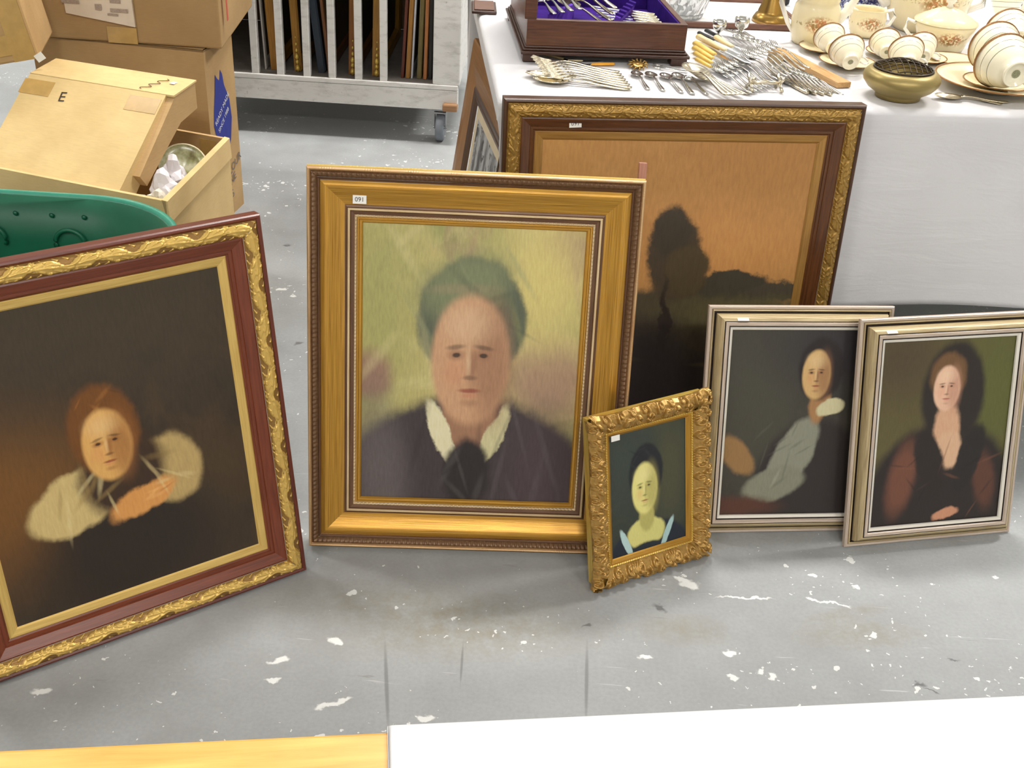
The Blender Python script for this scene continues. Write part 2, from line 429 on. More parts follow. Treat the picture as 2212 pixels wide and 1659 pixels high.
def canvas(parent, W, L, b, depth, mat, name='canvas'):
    x = W / 2 - b; e = 0.002
    v = [(-x - e, -depth, b - e), (x + e, -depth, b - e), (x + e, -depth, L - b + e), (-x - e, -depth, L - b + e)]
    v += [(p[0], -0.002, p[2]) for p in v]
    f = [(0, 1, 2, 3), (7, 6, 5, 4), (0, 4, 5, 1), (1, 5, 6, 2), (2, 6, 7, 3), (3, 7, 4, 0)]
    uv = [(0, 0), (1, 0), (1, 1), (0, 1)] * 2
    return mesh(name, v, f, mat, parent, uvs=uv)
paper = plain('sticker_paper', (238, 236, 230), 0.7, var=0.03)
ink = plain('printing_ink', (70, 68, 72), 0.7, var=0.1)
def sticker(parent, x, z, depth, w=0.024, h=0.015, rot=0.0, txt='091', tilt=0.0):
    o = MB().box((0, 0, 0), (w, 0.0007, h)).build('price_sticker', paper, parent, loc=(x, -depth - 0.0006, z), rot=(tilt, rot, 0))
    o['label'] = 'small white price sticker'
    if txt:
        text_mesh('number', txt, h * 0.75, ink, o, Matrix.Translation((0, -0.0009, 0)) @ Matrix.Rotation(math.pi / 2, 4, 'X'))
    return o

mahog = wood('mahogany', (92, 42, 24), (128, 62, 36), 0.3)
mahog_d = wood('mahogany_edge', (84, 36, 24), (112, 50, 34), 0.32)
walnut = wood('walnut', (72, 42, 22), (112, 68, 36), 0.3)
walnut_d = wood('walnut_edge', (58, 34, 20), (84, 52, 30), 0.35)
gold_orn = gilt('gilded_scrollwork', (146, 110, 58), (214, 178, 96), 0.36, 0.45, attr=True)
gold_orn2 = gilt('aged_gilt_scrollwork', (146, 112, 54), (178, 140, 68), 0.36, 0.45, sc=(60, 60, 1))
gold_slip = gilt('gold_slip', (196, 160, 84), (222, 190, 112), 0.42, 0.25)
gold_slip2 = gilt('dull_gold_slip', (150, 108, 52), (182, 138, 72), 0.42, 0.25)
gold_scoop = gilt('brushed_gold', (150, 104, 34), (214, 164, 68), 0.32, 0.5, sc=(2.5, 220, 1))
gold_bright = gilt('bright_gold', (196, 158, 66), (232, 204, 110), 0.34, 0.5)
bronze = gilt('brown_bronze', (82, 56, 38), (116, 82, 56), 0.4, 0.25)
bronze_orn = gilt('bronze_leaf_tip', (100, 72, 50), (128, 96, 66), 0.4, 0.25, sc=(60, 60, 1))
pink_gold = gilt('rosy_gilt', (176, 128, 84), (222, 188, 140), 0.34, 0.4)
pale_gold = gilt('pale_gilt', (196, 164, 120), (232, 212, 172), 0.36, 0.3)
ornate = gilt('ornate_gilt', (158, 120, 60), (188, 150, 82), 0.34, 0.5, sc=(60, 60, 1))
backing = plain('backing_board', (92, 74, 54), 0.8)
silver_a = gilt('silvered_wood', (176, 156, 140), (214, 198, 182), 0.36, 0.15)
silver_b = gilt('champagne_wood', (150, 128, 92), (206, 188, 146), 0.36, 0.15)
silver_c = gilt('white_slip', (214, 208, 196), (236, 230, 218), 0.4, 0.05)
dark_line = plain('dark_groove', (40, 28, 24), 0.5)
tile_a = acanthus(0.10, 0.027); tile_b = acanthus(0.075, 0.031, 4); tile_r = rocaille(0.085, 0.034)

def pose(name, p, label):
    x, y, yaw, phi = p
    return tag(empty(name, (x, y, 0), (R(-phi), 0, R(yaw))), label, 'painting')
def scroll_frame(root, W, L, b, woods, orn, slip, tile, pt, k=1.0, T=0.030):
    e = 0.008 * k; g = 0.034 * k; w2 = b - 0.017 * k; s = b
    ring('outer_edge', W, L, [(0.001, 0), (0, 0.002), (0, T - .004), (0.002, T - .001), (0.005 * k, T), (e, T - .002)], woods[1], root)
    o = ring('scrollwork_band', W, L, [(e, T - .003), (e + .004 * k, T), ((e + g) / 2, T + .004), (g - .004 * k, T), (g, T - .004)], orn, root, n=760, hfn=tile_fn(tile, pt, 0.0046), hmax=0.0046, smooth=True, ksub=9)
    o['label'] = 'raised gilded scrollwork band'
    ring('inner_moulding', W, L, [(g, T - .005), (g + .003, T - .004), (w2 - .010 * k, T - .012), (w2 - .009 * k, T - .0145), (w2 - .004 * k, T - .0145), (w2 - .003 * k, T - .017), (w2, T - .019)], woods[0], root)
    ring('slip', W, L, [(w2, T - .018), (w2 + .002, T - .0165), (s - .004 * k, T - .019), (s, T - .022)], slip, root)['label'] = 'plain gold inner slip'

# girl-size portrait in the mahogany frame, leaning on the green tub
girl = pose('framed_painting', (-0.6117, 1.45, 36.2, 9.4), 'large mahogany frame with gilded scrollwork around a dark brown picture, beside the green tub')
W, L, b = 0.5764, 0.6844, 0.0795
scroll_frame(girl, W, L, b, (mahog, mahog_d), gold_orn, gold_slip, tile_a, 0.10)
pm = painting('brown_portrait_print', (60, 49, 37), [
    (0.08, 0.42, 0.34, 0.24, 0, 0.8, (112, 76, 36)), (0.5, 1.0, 0.7, 0.3, 0, 0.9, (66, 56, 42)), (0.85, 0.3, 0.2, 0.15, 20, 0.8, (74, 58, 38)),
    (0.5, 0.16, 0.36, 0.24, 0, 0.5, (46, 38, 31)),
    (0.33, 0.36, 0.21, 0.10, 14, 0.12, (200, 176, 118)), (0.69, 0.38, 0.13, 0.11, -32, 0.15, (180, 154, 100)), (0.50, 0.41, 0.17, 0.15, 0, 0.2, (62, 45, 32)),
    (0.46, 0.565, 0.135, 0.15, 0, 0.12, (112, 70, 32)), (0.56, 0.30, 0.14, 0.045, 16, 0.2, (210, 148, 82))],
    [((78, 60, 42), 3, 0.45, 0.75), ((44, 36, 29), 5, 0.5, 0.75)], fine=
    strokes(3, 9, .18, .48, .30, .42, .06, .008, [(150, 124, 76), (222, 204, 150)], (20, 110), .7) + strokes(4, 6, .60, .78, .32, .44, .05, .008, [(132, 108, 66), (212, 190, 136)], (-70, 10), .7)
    + strokes(5, 5, .36, .56, .62, .70, .03, .006, [(160, 108, 52), (80, 48, 24)], (-40, 60), .6) + face(.465, .515, .095, .12, (214, 164, 94), (150, 98, 52), (58, 36, 22)) + strokes(6, 4, .48, .66, .28, .33, .05, .006, [(170, 104, 54), (232, 176, 108)], (5, 30), .6))
canvas(girl, W, L, b, 0.009, pm)

# sandy portrait in the wide gilt frame
ren = pose('framed_painting', (-0.0763, 1.7190, 2.97, 13.8), 'wide gold frame with beading around a sandy portrait of a sitter in a dark jacket')
W, L, b = 0.5954, 0.723, 0.0976
def leaf(s, v, ln):
    q = (s / 0.0085 + 0.25 * v) % 1.0
    return 0.0028 * np.sqrt(np.maximum(0, 1 - ((q - 0.5) / 0.42) ** 2)) * math.sin(math.pi * min(1, max(0, v)))
def bead(pitch, amp):
    def f(s, v, ln):
        q = (s / pitch) % 1.0
        return amp * np.sqrt(np.maximum(0, 1 - ((q - .5) / .46) ** 2 - ((v - .5) / .5) ** 2))
    return f
def ribbon(s, v, ln):
    q = (s / 0.075) % 1.0; d = np.abs(q - 0.5) * 0.075
    return 0.0018 * np.where(d < .011, 0.3 + 0.7 * np.abs(np.sin(d / .011 * 7.8)), 0.75) * math.sin(math.pi * v)
T = 0.045
ring('gilt_side', W, L, [(0.003, 0), (0.001, 0.002), (0.0005, 0.018), (-.001, 0.021), (0, 0.025), (0, T - .005)], gold_bright, ren, n=260, hfn=lambda s, v, ln: 0.0009 * np.sin(s / 0.006 * 2 * math.pi) * (v > .3) * (v < .7))
ring('ribbon_edge', W, L, [(0, T - .005), (0.0015, T - .001), (0.0035, T), (0.006, T - .002), (0.007, T - .004)], pink_gold, ren, n=420, hfn=ribbon, smooth=True, ksub=2)
ring('leaf_tip_band', W, L, [(0.007, T - .004), (0.010, T - .0015), (0.015, T - .004), (0.0185, T - .008)], bronze_orn, ren, n=560, hfn=leaf, hmax=.0028, smooth=True, ksub=3)
ring('inner_rim', W, L, [(0.0185, T - .007), (0.020, T - .0055), (0.022, T - .007), (0.0235, T - .010)], bronze, ren)
ring('gold_scoop', W, L, [(0.0235, T - .009), (0.030, T - .006), (0.034, T - .006), (0.046, T - .012), (0.058, T - .017), (0.066, T - .0185)], gold_scoop, ren, ksub=2, smooth=True)['label'] = 'broad brushed gold scoop moulding'
ring('brown_step', W, L, [(0.066, T - .019), (0.0665, T - .0165), (0.070, T - .0155), (0.0712, T - .0125)], bronze, ren)
ring('pale_ridge', W, L, [(0.0712, T - .0125), (0.0725, T - .0115), (0.0745, T - .0115), (0.0755, T - .013)], pale_gold, ren)
ring('brown_flat', W, L, [(0.0755, T - .013), (0.077, T - .016), (0.083, T - .0175)], bronze, ren)
ring('beading', W, L, [(0.083, T - .0175), (0.085, T - .0165), (0.087, T - .0175)], pale_gold, ren, n=600, hfn=bead(0.0072, 0.0018), smooth=True, ksub=3)['label'] = 'row of fine gold beads'
ring('inner_gold_edge', W, L, [(0.087, T - .0185), (0.0885, T - .0165), (0.0905, T - .0165), (0.092, T - .0195), (0.0955, T - .020), (0.0976, T - .0235)], gold_scoop, ren)
pm = painting('sandy_portrait_print', (190, 176, 116), [
    (0.06, 0.70, 0.22, 0.35, 0, 0.9, (164, 160, 100)), (0.93, 0.90, 0.11, 0.09, 0, 0.35, (150, 114, 108)), (0.86, 0.46, 0.2, 0.14, 0, 0.6, (166, 136, 110)), (0.04, 0.46, 0.1, 0.08, 0, 0.5, (152, 120, 100)), (0.82, 0.82, 0.2, 0.2, 0, 0.9, (206, 190, 120)),
    (0.5, -0.10, 0.66, 0.50, 0, 0.06, (66, 58, 60)), (0.10, 0.05, 0.12, 0.3, 8, 0.7, (96, 88, 88)), (0.86, 0.1, 0.16, 0.22, 0, 0.7, (76, 62, 66)),
    (0.5, 0.28, 0.13, 0.14, 0, 0.15, (156, 116, 90)), (0.375, 0.25, 0.04, 0.14, 28, 0.15, (222, 214, 176)), (0.62, 0.25, 0.04, 0.13, -30, 0.15, (204, 196, 152)), (0.5, 0.10, 0.11, 0.13, 0, 0.2, (46, 40, 40)),
    (0.5, 0.67, 0.25, 0.22, 0, 0.07, (92, 98, 80)), (0.47, 0.79, 0.2, 0.10, 10, 0.5, (124, 130, 96))],
    [((154, 154, 98), 3.2, 0.45, 0.7), ((208, 196, 138), 4.5, 0.5, 0.7), ((166, 134, 110), 2.6, 0.56, 0.72)], 0.035, 0.3, fine=
    strokes(11, 10, .0, 1, .5, 1, .12, .02, [(150, 150, 96), (212, 200, 146), (170, 140, 116)], (-80, 80), .45) + strokes(12, 8, .28, .72, .62, .88, .12, .012, [(70, 78, 66), (140, 146, 110)], (-60, 60), .5)
    + strokes(13, 8, .02, .98, 0, .3, .14, .012, [(48, 42, 44), (98, 90, 92)], (60, 120), .5) + face(.5, .525, .18, .235, (198, 154, 118), (154, 112, 86), (62, 50, 44)) + strokes(14, 5, .40, .60, .02, .18, .09, .012, [(30, 26, 28), (90, 84, 84)], (20, 160), .6))
canvas(ren, W, L, b, 0.020, pm)
sticker(ren, -W / 2 + 0.092, L - 0.056, T - 0.0135, tilt=0.0)

# reddish batten standing behind the wide gold frame
a_ = R(2.97)
bkf = tag(empty('wooden_batten', (-0.0757 + math.cos(a_) * .297 - math.sin(a_) * .034, 1.7083 + math.sin(a_) * .297 + math.cos(a_) * .034, 0), (R(-13.8), 0, a_)), 'reddish wooden batten standing behind the wide gold frame', 'batten')
MB().box((0, -.008, .3715), (.014, .016, .743)).build('bar', wood('reddish_wood', (150, 98, 80), (186, 132, 112), 0.45, uv=False, sc=(50, 50, 3)), bkf, bevel=.001)

# large walnut frame leaning on the clothed table
bre = pose('framed_painting', (0.313, 2.095, 8.37, 4.83), 'large walnut frame with gilt scrollwork around an orange dusk landscape, against the clothed table')
W, L, b = 0.721, 0.78, 0.082
scroll_frame(bre, W, L, b, (walnut, walnut_d), gold_orn2, gold_slip2, tile_b, 0.075, 1.03, 0.034)
pm = painting('dusk_landscape_print', (190, 140, 82), [
    (0.85, 0.95, 0.5, 0.25, 0, 0.9, (176, 126, 72)), (0.62, 0.62, 0.4, 0.14, 0, 0.9, (204, 146, 86)),
    (0.5, 0.0, 0.95, 0.50, 0, 0.04, (84, 74, 56)), (0.74, 0.50, 0.16, 0.05, 0, 0.15, (72, 66, 54)), (0.95, 0.475, 0.16, 0.035, 0, 0.2, (80, 72, 58)),
    (0.80, 0.40, 0.3, 0.05, 0, 0.7, (102, 94, 62)), (0.5, 0.02, 0.9, 0.28, 0, 0.6, (58, 48, 42)),
    (0.52, 0.60, 0.10, 0.15, 0, 0.15, (78, 66, 50)), (0.50, 0.70, 0.07, 0.09, 10, 0.2, (70, 60, 48)), (0.58, 0.56, 0.08, 0.10, 0, 0.2, (86, 72, 50)), (0.51, 0.30, 0.018, 0.2, 2, 0.3, (52, 42, 36)), (0.45, 0.14, 0.2, 0.22, 0, 0.5, (50, 43, 42))],
    [((200, 152, 92), 3, 0.42, 0.7), ((172, 122, 70), 6, 0.5, 0.75)], 0.06, 0.28, fine=strokes(21, 12, 0, 1, .05, .44, .14, .008, [(112, 98, 62), (58, 50, 40), (92, 78, 52)], (-8, 8), .5))
canvas(bre, W, L, b, 0.011, pm)
sticker(bre, -W / 2 + 0.141, L - 0.047, 0.034 - .009, rot=R(-3))

# small ornate gilt frame
sml = pose('framed_painting', (0.2781, 1.677, 29.77, 13.3), 'small ornate carved gilt frame around a dark green portrait with a pale face')
W, L, b = 0.2665, 0.345, 0.0493
T = 0.036
def bulge(s, ln):
    c = np.exp(-(s / 0.035) ** 2); e = np.exp(-((np.abs(s) - ln / 2) / 0.03) ** 2); m_ = 0.5 + 0.5 * np.cos(s / 0.017 * 2 * math.pi)
    return 0.005 * c + 0.007 * e + 0.0012 * m_
ring('frame_side', W, L, [(0.008, 0), (0.006, 0.002), (0.006, T - .014), (0.002, T - .010)], gold_bright, sml)
ring('carved_band', W, L, [(0.004, T - .012), (0.001, T - .007), (0.008, T + .002), (0.018, T + .003), (0.028, T - .003), (0.036, T - .009)], ornate, sml, n=330, hfn=tile_fn(tile_r, 0.085, 0.0085), hmax=.0085, smooth=True, ksub=7, edge=bulge)['label'] = 'deeply carved gilt scroll band'
ring('rope_edge', W, L, [(0.036, T - .010), (0.038, T - .0075), (0.040, T - .010)], gold_bright, sml, n=300, hfn=bead(0.005, .0014), smooth=True, ksub=3)
ring('slip', W, L, [(0.040, T - .010), (0.0425, T - .0085), (0.0465, T - .012), (0.0493, T - .015)], gold_scoop, sml)
pm = painting('green_portrait_print', (52, 58, 50), [
    (0.78, 0.6, 0.2, 0.4, 0, 0.7, (74, 74, 54)), (0.2, 0.8, 0.3, 0.3, 0, 0.9, (58, 66, 60)),
    (0.5, -0.02, 0.52, 0.25, 0, 0.08, (30, 38, 50)), (0.46, 0.14, 0.25, 0.13, 0, 0.1, (210, 204, 126)), (0.46, -0.02, 0.24, 0.085, 0, 0.15, (34, 42, 50)), (0.20, 0.09, 0.035, 0.15, 32, 0.15, (176, 204, 204)), (0.74, 0.09, 0.035, 0.15, -34, 0.15, (168, 198, 198)),
    (0.47, 0.27, 0.10, 0.12, 0, 0.2, (180, 172, 100)), (0.47, 0.63, 0.22, 0.24, 0, 0.08, (34, 36, 40))],
    [((66, 70, 58), 3, 0.45, 0.7)], 0.02, 0.25, fine=face(.45, .51, .165, .21, (224, 216, 134), (172, 162, 92), (70, 70, 42)) + strokes(31, 5, .3, .65, .70, .84, .08, .01, [(52, 54, 58), (24, 26, 30)], (-40, 40), .6))
canvas(sml, W, L, b, 0.020, pm)
sticker(sml, -W / 2 + 0.055, L - 0.048, T - 0.004, 0.018, 0.011, 0.0, '')

# two silvered frames, side by side
def step_frame(root, W, L, b):
    ring('outer_edge', W, L, [(0, 0), (0, 0.009), (0.0015, 0.011), (0.0055, 0.011), (0.0065, 0.009)], silver_a, root)
    ring('outer_step', W, L, [(0.0065, 0.008), (0.0075, 0.012), (0.0095, 0.0125), (0.0105, 0.0105)], silver_b, root)
    ring('dark_groove', W, L, [(0.0105, 0.0105), (0.0115, 0.007), (0.0135, 0.007), (0.0145, 0.0105)], dark_line, root)
    ring('cushion', W, L, [(0.0145, 0.0105), (0.0155, 0.019), (0.019, 0.027), (0.024, 0.031), (0.0265, 0.0315)], silver_b, root, smooth=True, ksub=2)
    ring('inner_line', W, L, [(0.0265, 0.0315), (0.0268, 0.029), (0.028, 0.029), (0.0282, 0.0325)], dark_line, root)
    ring('face_band', W, L, [(0.0282, 0.0325), (0.029, 0.034), (0.034, 0.034), (0.036, 0.031)], silver_a, root)
    ring('inner_groove', W, L, [(0.036, 0.031), (0.0362, 0.027), (0.0380, 0.027), (0.0382, 0.030)], dark_line, root)
    ring('slip', W, L, [(0.0382, 0.030), (0.039, 0.0305), (b - .001, 0.028), (b, 0.025)], silver_c, root)['label'] = 'white inner slip'
W, L, b = 0.3728, 0.4666, 0.0445
sar = pose('framed_painting', (0.571, 1.818, 7.2, 17.2), 'silvered wooden frame around a dark portrait with a pale grey sleeve')
step_frame(sar, W, L, b)
pm = painting('grey_portrait_print', (60, 57, 50), [
    (0.25, 0.6, 0.3, 0.4, 0, 0.9, (70, 68, 58)), (0.8, 0.9, 0.4, 0.2, 0, 0.9, (50, 46, 48)),
    (0.66, 0.10, 0.44, 0.42, 0, 0.1, (48, 42, 40)), (0.50, 0.33, 0.12, 0.24, -38, 0.12, (136, 136, 120)), (0.38, 0.17, 0.22, 0.09, 12, 0.15, (130, 130, 112)), (0.10, 0.33, 0.15, 0.08, -35, 0.2, (146, 112, 70)), (0.1, 0.05, 0.3, 0.05, 0, 0.5, (86, 54, 42)),
    (0.66, 0.62, 0.07, 0.12, -15, 0.2, (164, 122, 80)), (0.74, 0.585, 0.10, 0.045, 12, 0.15, (204, 196, 156)), (0.65, 0.79, 0.16, 0.16, 0, 0.12, (40, 34, 34))],
    [((68, 63, 54), 3, 0.45, 0.7), ((50, 45, 43), 4, 0.55, 0.75)], 0.025, 0.2, fine=strokes(41, 10, .25, .62, .12, .48, .08, .008, [(92, 92, 80), (166, 166, 148)], (20, 90), .6) + face(.62, .76, .10, .13, (206, 168, 112), (146, 102, 70), (60, 42, 34)))
canvas(sar, W, L, b, 0.023, pm)
sticker(sar, -W / 2 + 0.062, L - 0.022, 0.029, 0.022, 0.009, 0, '', tilt=-0.9)
goy = pose('framed_painting', (0.8675, 1.822, 13.29, 16.8), 'silvered wooden frame around an olive-green portrait in a dark shawl')
step_frame(goy, W, L, b)
pm = painting('olive_portrait_print', (92, 84, 52), [
    (0.9, 0.7, 0.25, 0.4, 0, 0.9, (92, 94, 50)), (0.15, 0.9, 0.3, 0.2, 0, 0.9, (80, 68, 48)),
    (0.52, 0.10, 0.58, 0.46, 0, 0.08, (46, 39, 37)), (0.22, 0.26, 0.10, 0.2, -15, 0.4, (112, 72, 56)), (0.86, 0.22, 0.08, 0.16, 15, 0.4, (92, 60, 48)),
    (0.56, 0.70, 0.24, 0.28, 0, 0.12, (46, 40, 36)), (0.53, 0.50, 0.10, 0.16, 0, 0.2, (208, 164, 132)), (0.56, 0.40, 0.10, 0.10, 0, 0.2, (212, 172, 140)), (0.42, 0.34, 0.10, 0.2, 25, 0.15, (46, 38, 36)), (0.72, 0.34, 0.09, 0.2, -25, 0.15, (42, 37, 35)),
    (0.51, 0.80, 0.14, 0.12, 0, 0.15, (112, 82, 54)), (0.58, 0.045, 0.10, 0.03, 8, 0.2, (196, 140, 110))],
    [((100, 92, 56), 3, 0.45, 0.7)], 0.025, 0.2, fine=strokes(51, 12, .1, .9, .05, .4, .07, .006, [(126, 84, 64), (70, 56, 50), (30, 26, 26)], (-80, 80), .6) + face(.505, .735, .10, .12, (226, 184, 156), (190, 140, 116), (64, 46, 38)))
canvas(goy, W, L, b, 0.023, pm)
sticker(goy, -W / 2 + 0.055, L - 0.022, 0.029, 0.022, 0.009, 0, '', tilt=-0.9)
# ---------------------------------------------------------------- clothed table with the silver and china
TZ = 0.76
TA = R(6.49)
tx = Vector((math.cos(TA), math.sin(TA), 0)); ty = Vector((-math.sin(TA), math.cos(TA), 0))
TO = Vector((-0.046, 2.161, 0))                    # front-left corner
TLEN, TDEP = 2.3, 1.35
def tab(u, v, z=TZ): return TO + tx * u + ty * v + Vector((0, 0, z))
linen_m = NT('white_linen')
n1 = linen_m.noise(linen_m.mapping(linen_m.tc.outputs['Object'], (1, 1, 1)), 2.2, 3); n2 = linen_m.noise(linen_m.tc.outputs['Object'], 260, 2); n3 = linen_m.noise(linen_m.mapping(linen_m.tc.outputs['Object'], (1.2, 1.2, 5)), 3.5, 4, .6, .5)
linen_m.bump(linen_m.math('ADD', linen_m.math('MULTIPLY', n3, 1.0), linen_m.math('MULTIPLY', n2, 0.03)), 0.22, 0.015)
linen = linen_m.fin(linen_m.ramp(n1, [(0.3, lin((214, 212, 214))), (0.7, lin((226, 225, 226)))]), 0.85, 0, 0.2)
plast = plain('grey_table_top', (150, 150, 150), 0.5)
metal_dk = plain('dark_steel', (60, 60, 62), 0.4, 0.6)
table = tag(empty('trestle_table', TO, (0, 0, TA)), 'long folding table under the white cloth, laid with silver and china', 'table')
MB().box((TLEN / 2, TDEP / 2, TZ - 0.025), (TLEN - .02, TDEP - .02, 0.03)).build('table_top', plast, table, bevel=0.006)
for u in (0.12, TLEN - .12):
    for v in (0.42, TDEP - .14):
        MB().tube([(u, v, 0), (u, v, TZ - .035)], 0.016, 10).build('leg', metal_dk, table)
def drape(name, lu, lv, z, drop, corner, mat, parent, loc, rot, seed, hem=0.012, nu=130, nv=110, wave=0.010, left_drop=None):
    r_ = np.random.default_rng(seed); ph = r_.uniform(0, 6.28, 8)
    ld = left_drop if left_drop is not None else drop
    us = np.concatenate([np.linspace(-ld, 0, 26)[:-1], np.linspace(0, lu, nu), np.linspace(lu, lu + drop, 14)[1:]])
    vs = np.concatenate([np.linspace(-drop, 0, 34)[:-1], np.linspace(0, lv, nv), np.linspace(lv, lv + drop, 10)[1:]])
    V = []
    for v in vs:
        for u in us:
            nu_, nv_ = min(max(u, 0), lu), min(max(v, 0), lv)
            dx, dy = u - nu_, v - nv_; e = math.hypot(dx, dy)
            if e < 1e-9:
                zz = z + 0.0015 * math.sin(u * 11 + ph[0]) * math.sin(v * 9 + ph[1]) * 0.6 + 0.0008
                V.append((u, v, zz)); continue
            nx, ny = dx / e, dy / e
            e = min(e, (drop if abs(ny) > abs(nx) else ld) * 1.0)
            a = u * 9 + v * 9
            fold = wave * (0.6 * math.sin(u * 5.3 + v * 4.1 + ph[2]) + 0.4 * math.sin(u * 13 + v * 12 + ph[3])) * min(1, e / 0.35)
            cornerw = corner * abs(nx * ny) * 2 * min(1, e / .2)
            rr = 0.012
            out = rr * math.sin(min(e / rr, math.pi / 2)) + max(0, fold + wave) * 0.8 + cornerw * (0.6 + 0.5 * math.sin(math.atan2(ny, nx) * 12))
            dn = rr * (1 - math.cos(min(e / rr, math.pi / 2))) + max(0, e - rr * math.pi / 2)
            dn *= 1 + hem * math.sin(u * 6.5 + v * 5 + ph[4])
            V.append((nu_ + nx * out, nv_ + ny * out, z - dn))
    n = len(us); F = [(j * n + i, j * n + i + 1, (j + 1) * n + i + 1, (j + 1) * n + i) for j in range(len(vs) - 1) for i in range(n - 1)]
    o = mesh(name, V, F, mat, parent, True, loc=loc, rot=rot)
    m = o.modifiers.new('solid', 'SOLIDIFY'); m.thickness = 0.0012; m.offset = 1
    return o
cl = drape('tablecloth', TLEN, TDEP, TZ - 0.003, 0.45, 0.02, linen, None, TO, (0, 0, TA), 3, hem=0.02, left_drop=0.05, wave=0.006)
tag(cl, 'white linen cloth over the table laid with silver, its hem hanging behind the paintings', 'tablecloth')
CZ = TZ + 0.0005

# side-on framed print leaning against the table's end
sp = tag(empty('framed_print', (-0.155, 2.655, 0), (R(-6), 0, R(-78))), 'honey wood frame with a grey print of bare trees, leaning on the table end', 'picture')
sp.rotation_euler = (R(-7.6), 0, R(-78.7))
honey = wood('honey_wood', (122, 80, 30), (162, 110, 48), 0.35)
dkw = wood('dark_fillet', (60, 42, 30), (92, 66, 48), 0.4)
cream = plain('cream_mount', (214, 198, 168), 0.7, var=0.05)
Ws, Ls = 0.66, 0.666
ring('moulding', Ws, Ls, [(0, 0), (0, 0.022), (0.004, 0.026), (0.050, 0.027), (0.100, 0.018)], honey, sp)
ring('fillet', Ws, Ls, [(0.100, 0.018), (0.103, 0.021), (0.118, 0.016), (0.121, 0.018), (0.138, 0.011)], dkw, sp)
ring('mount', Ws, Ls, [(0.138, 0.009), (0.165, 0.0085)], cream, sp)
pm = painting('grey_tree_print', (178, 180, 182), [(0.3, 0.5, 0.08, 0.5, 0, 0.5, (72, 70, 68)), (0.55, 0.45, 0.06, 0.55, 4, 0.5, (84, 82, 80)), (0.8, 0.5, 0.1, 0.5, -3, 0.6, (66, 64, 64)), (0.12, 0.4, 0.05, 0.45, 2, 0.5, (88, 86, 84)), (0.5, 0.05, 0.8, 0.15, 0, 0.6, (120, 120, 118))],
              [((70, 68, 66), 9, 0.52, 0.6)], 0.06, 0.4)
canvas(sp, Ws, Ls, 0.165, 0.008, pm, 'print')

# ---- materials of the tableware
def silver_mat(name, c, r=0.18):
    return plain(name, c, r, 1.0, 0.5, 0.08, 60)
silver = silver_mat('silver_plate', (226, 224, 216)); steel = silver_mat('steel', (206, 208, 210), 0.22)
oldsil = silver_mat('worn_silver', (210, 200, 176), 0.26)
yellow_h = plain('yellow_bone_handle', (226, 188, 92), 0.35, var=0.08); cream_h = plain('cream_bone_handle', (228, 210, 164), 0.35, var=0.08)
orange_h = plain('orange_handle', (240, 168, 40), 0.35, var=0.06); black_h = plain('black_handle', (28, 28, 30), 0.3)
horn = plain('horn_handle', (170, 146, 104), 0.4, var=0.2, scale=60)
brass = gilt('brass', (138, 106, 48), (186, 150, 82), 0.3, 0.8, bumpy=0.05)
def strip(mb, pts, ws, ths):                       # flat bar along x: (x, z), half widths, thickness
    v, f = [], []
    for (x, z), w, h in zip(pts, ws, ths):
        v += [(x, -w, z), (x, -w * .55, z + h), (x, w * .55, z + h), (x, w, z)]
    for k in range(len(pts) - 1):
        a, b = 4 * k, 4 * k + 4
        for i in range(3): f.append((a + i, a + i + 1, b + i + 1, b + i))
        f.append((a + 3, a, b, b + 3))
    f.append((0, 3, 2, 1)); k = 4 * (len(pts) - 1); f.append((k, k + 1, k + 2, k + 3))
    mb.add(v, f)
HP = [(0, .001), (.012, .001), (.035, .002), (.07, .005), (.10, .009), (.125, .010), (.138, .008)]
HW = [.006, .0095, .0085, .0055, .0036, .0034, .0045]
def spoon_mesh(bw=.021, bl=.033):
    mb = MB(); strip(mb, HP, HW, [.002] * 7)
    def fn(a, r):
        th = a * 2 * math.pi; x = math.cos(th) * r * bl; y = math.sin(th) * r * bw * (1 + .18 * math.cos(th) * -1)
        return (.136 + bl + x, y, .0095 - .0085 * (1 - r * r))
    mb.grid(fn, 20, 5)
    return mb
def fork_mesh():
    mb = MB(); strip(mb, HP, HW, [.002] * 7)
    strip(mb, [(.136, .008), (.143, .006), (.152, .0045), (.158, .005)], [.005, .010, .0115, .0115], [.0018] * 4)
    for k in range(4):
        y = -.0095 + k * .00633
        mb.tube([(.156, y, .0055), (.178, y * 1.02, .007), (.199, y * .98, .0125)], [.0019, .0017, .0009], 6)
    return mb
class Proto:
    def __init__(s): s.d = {}
protos = {}
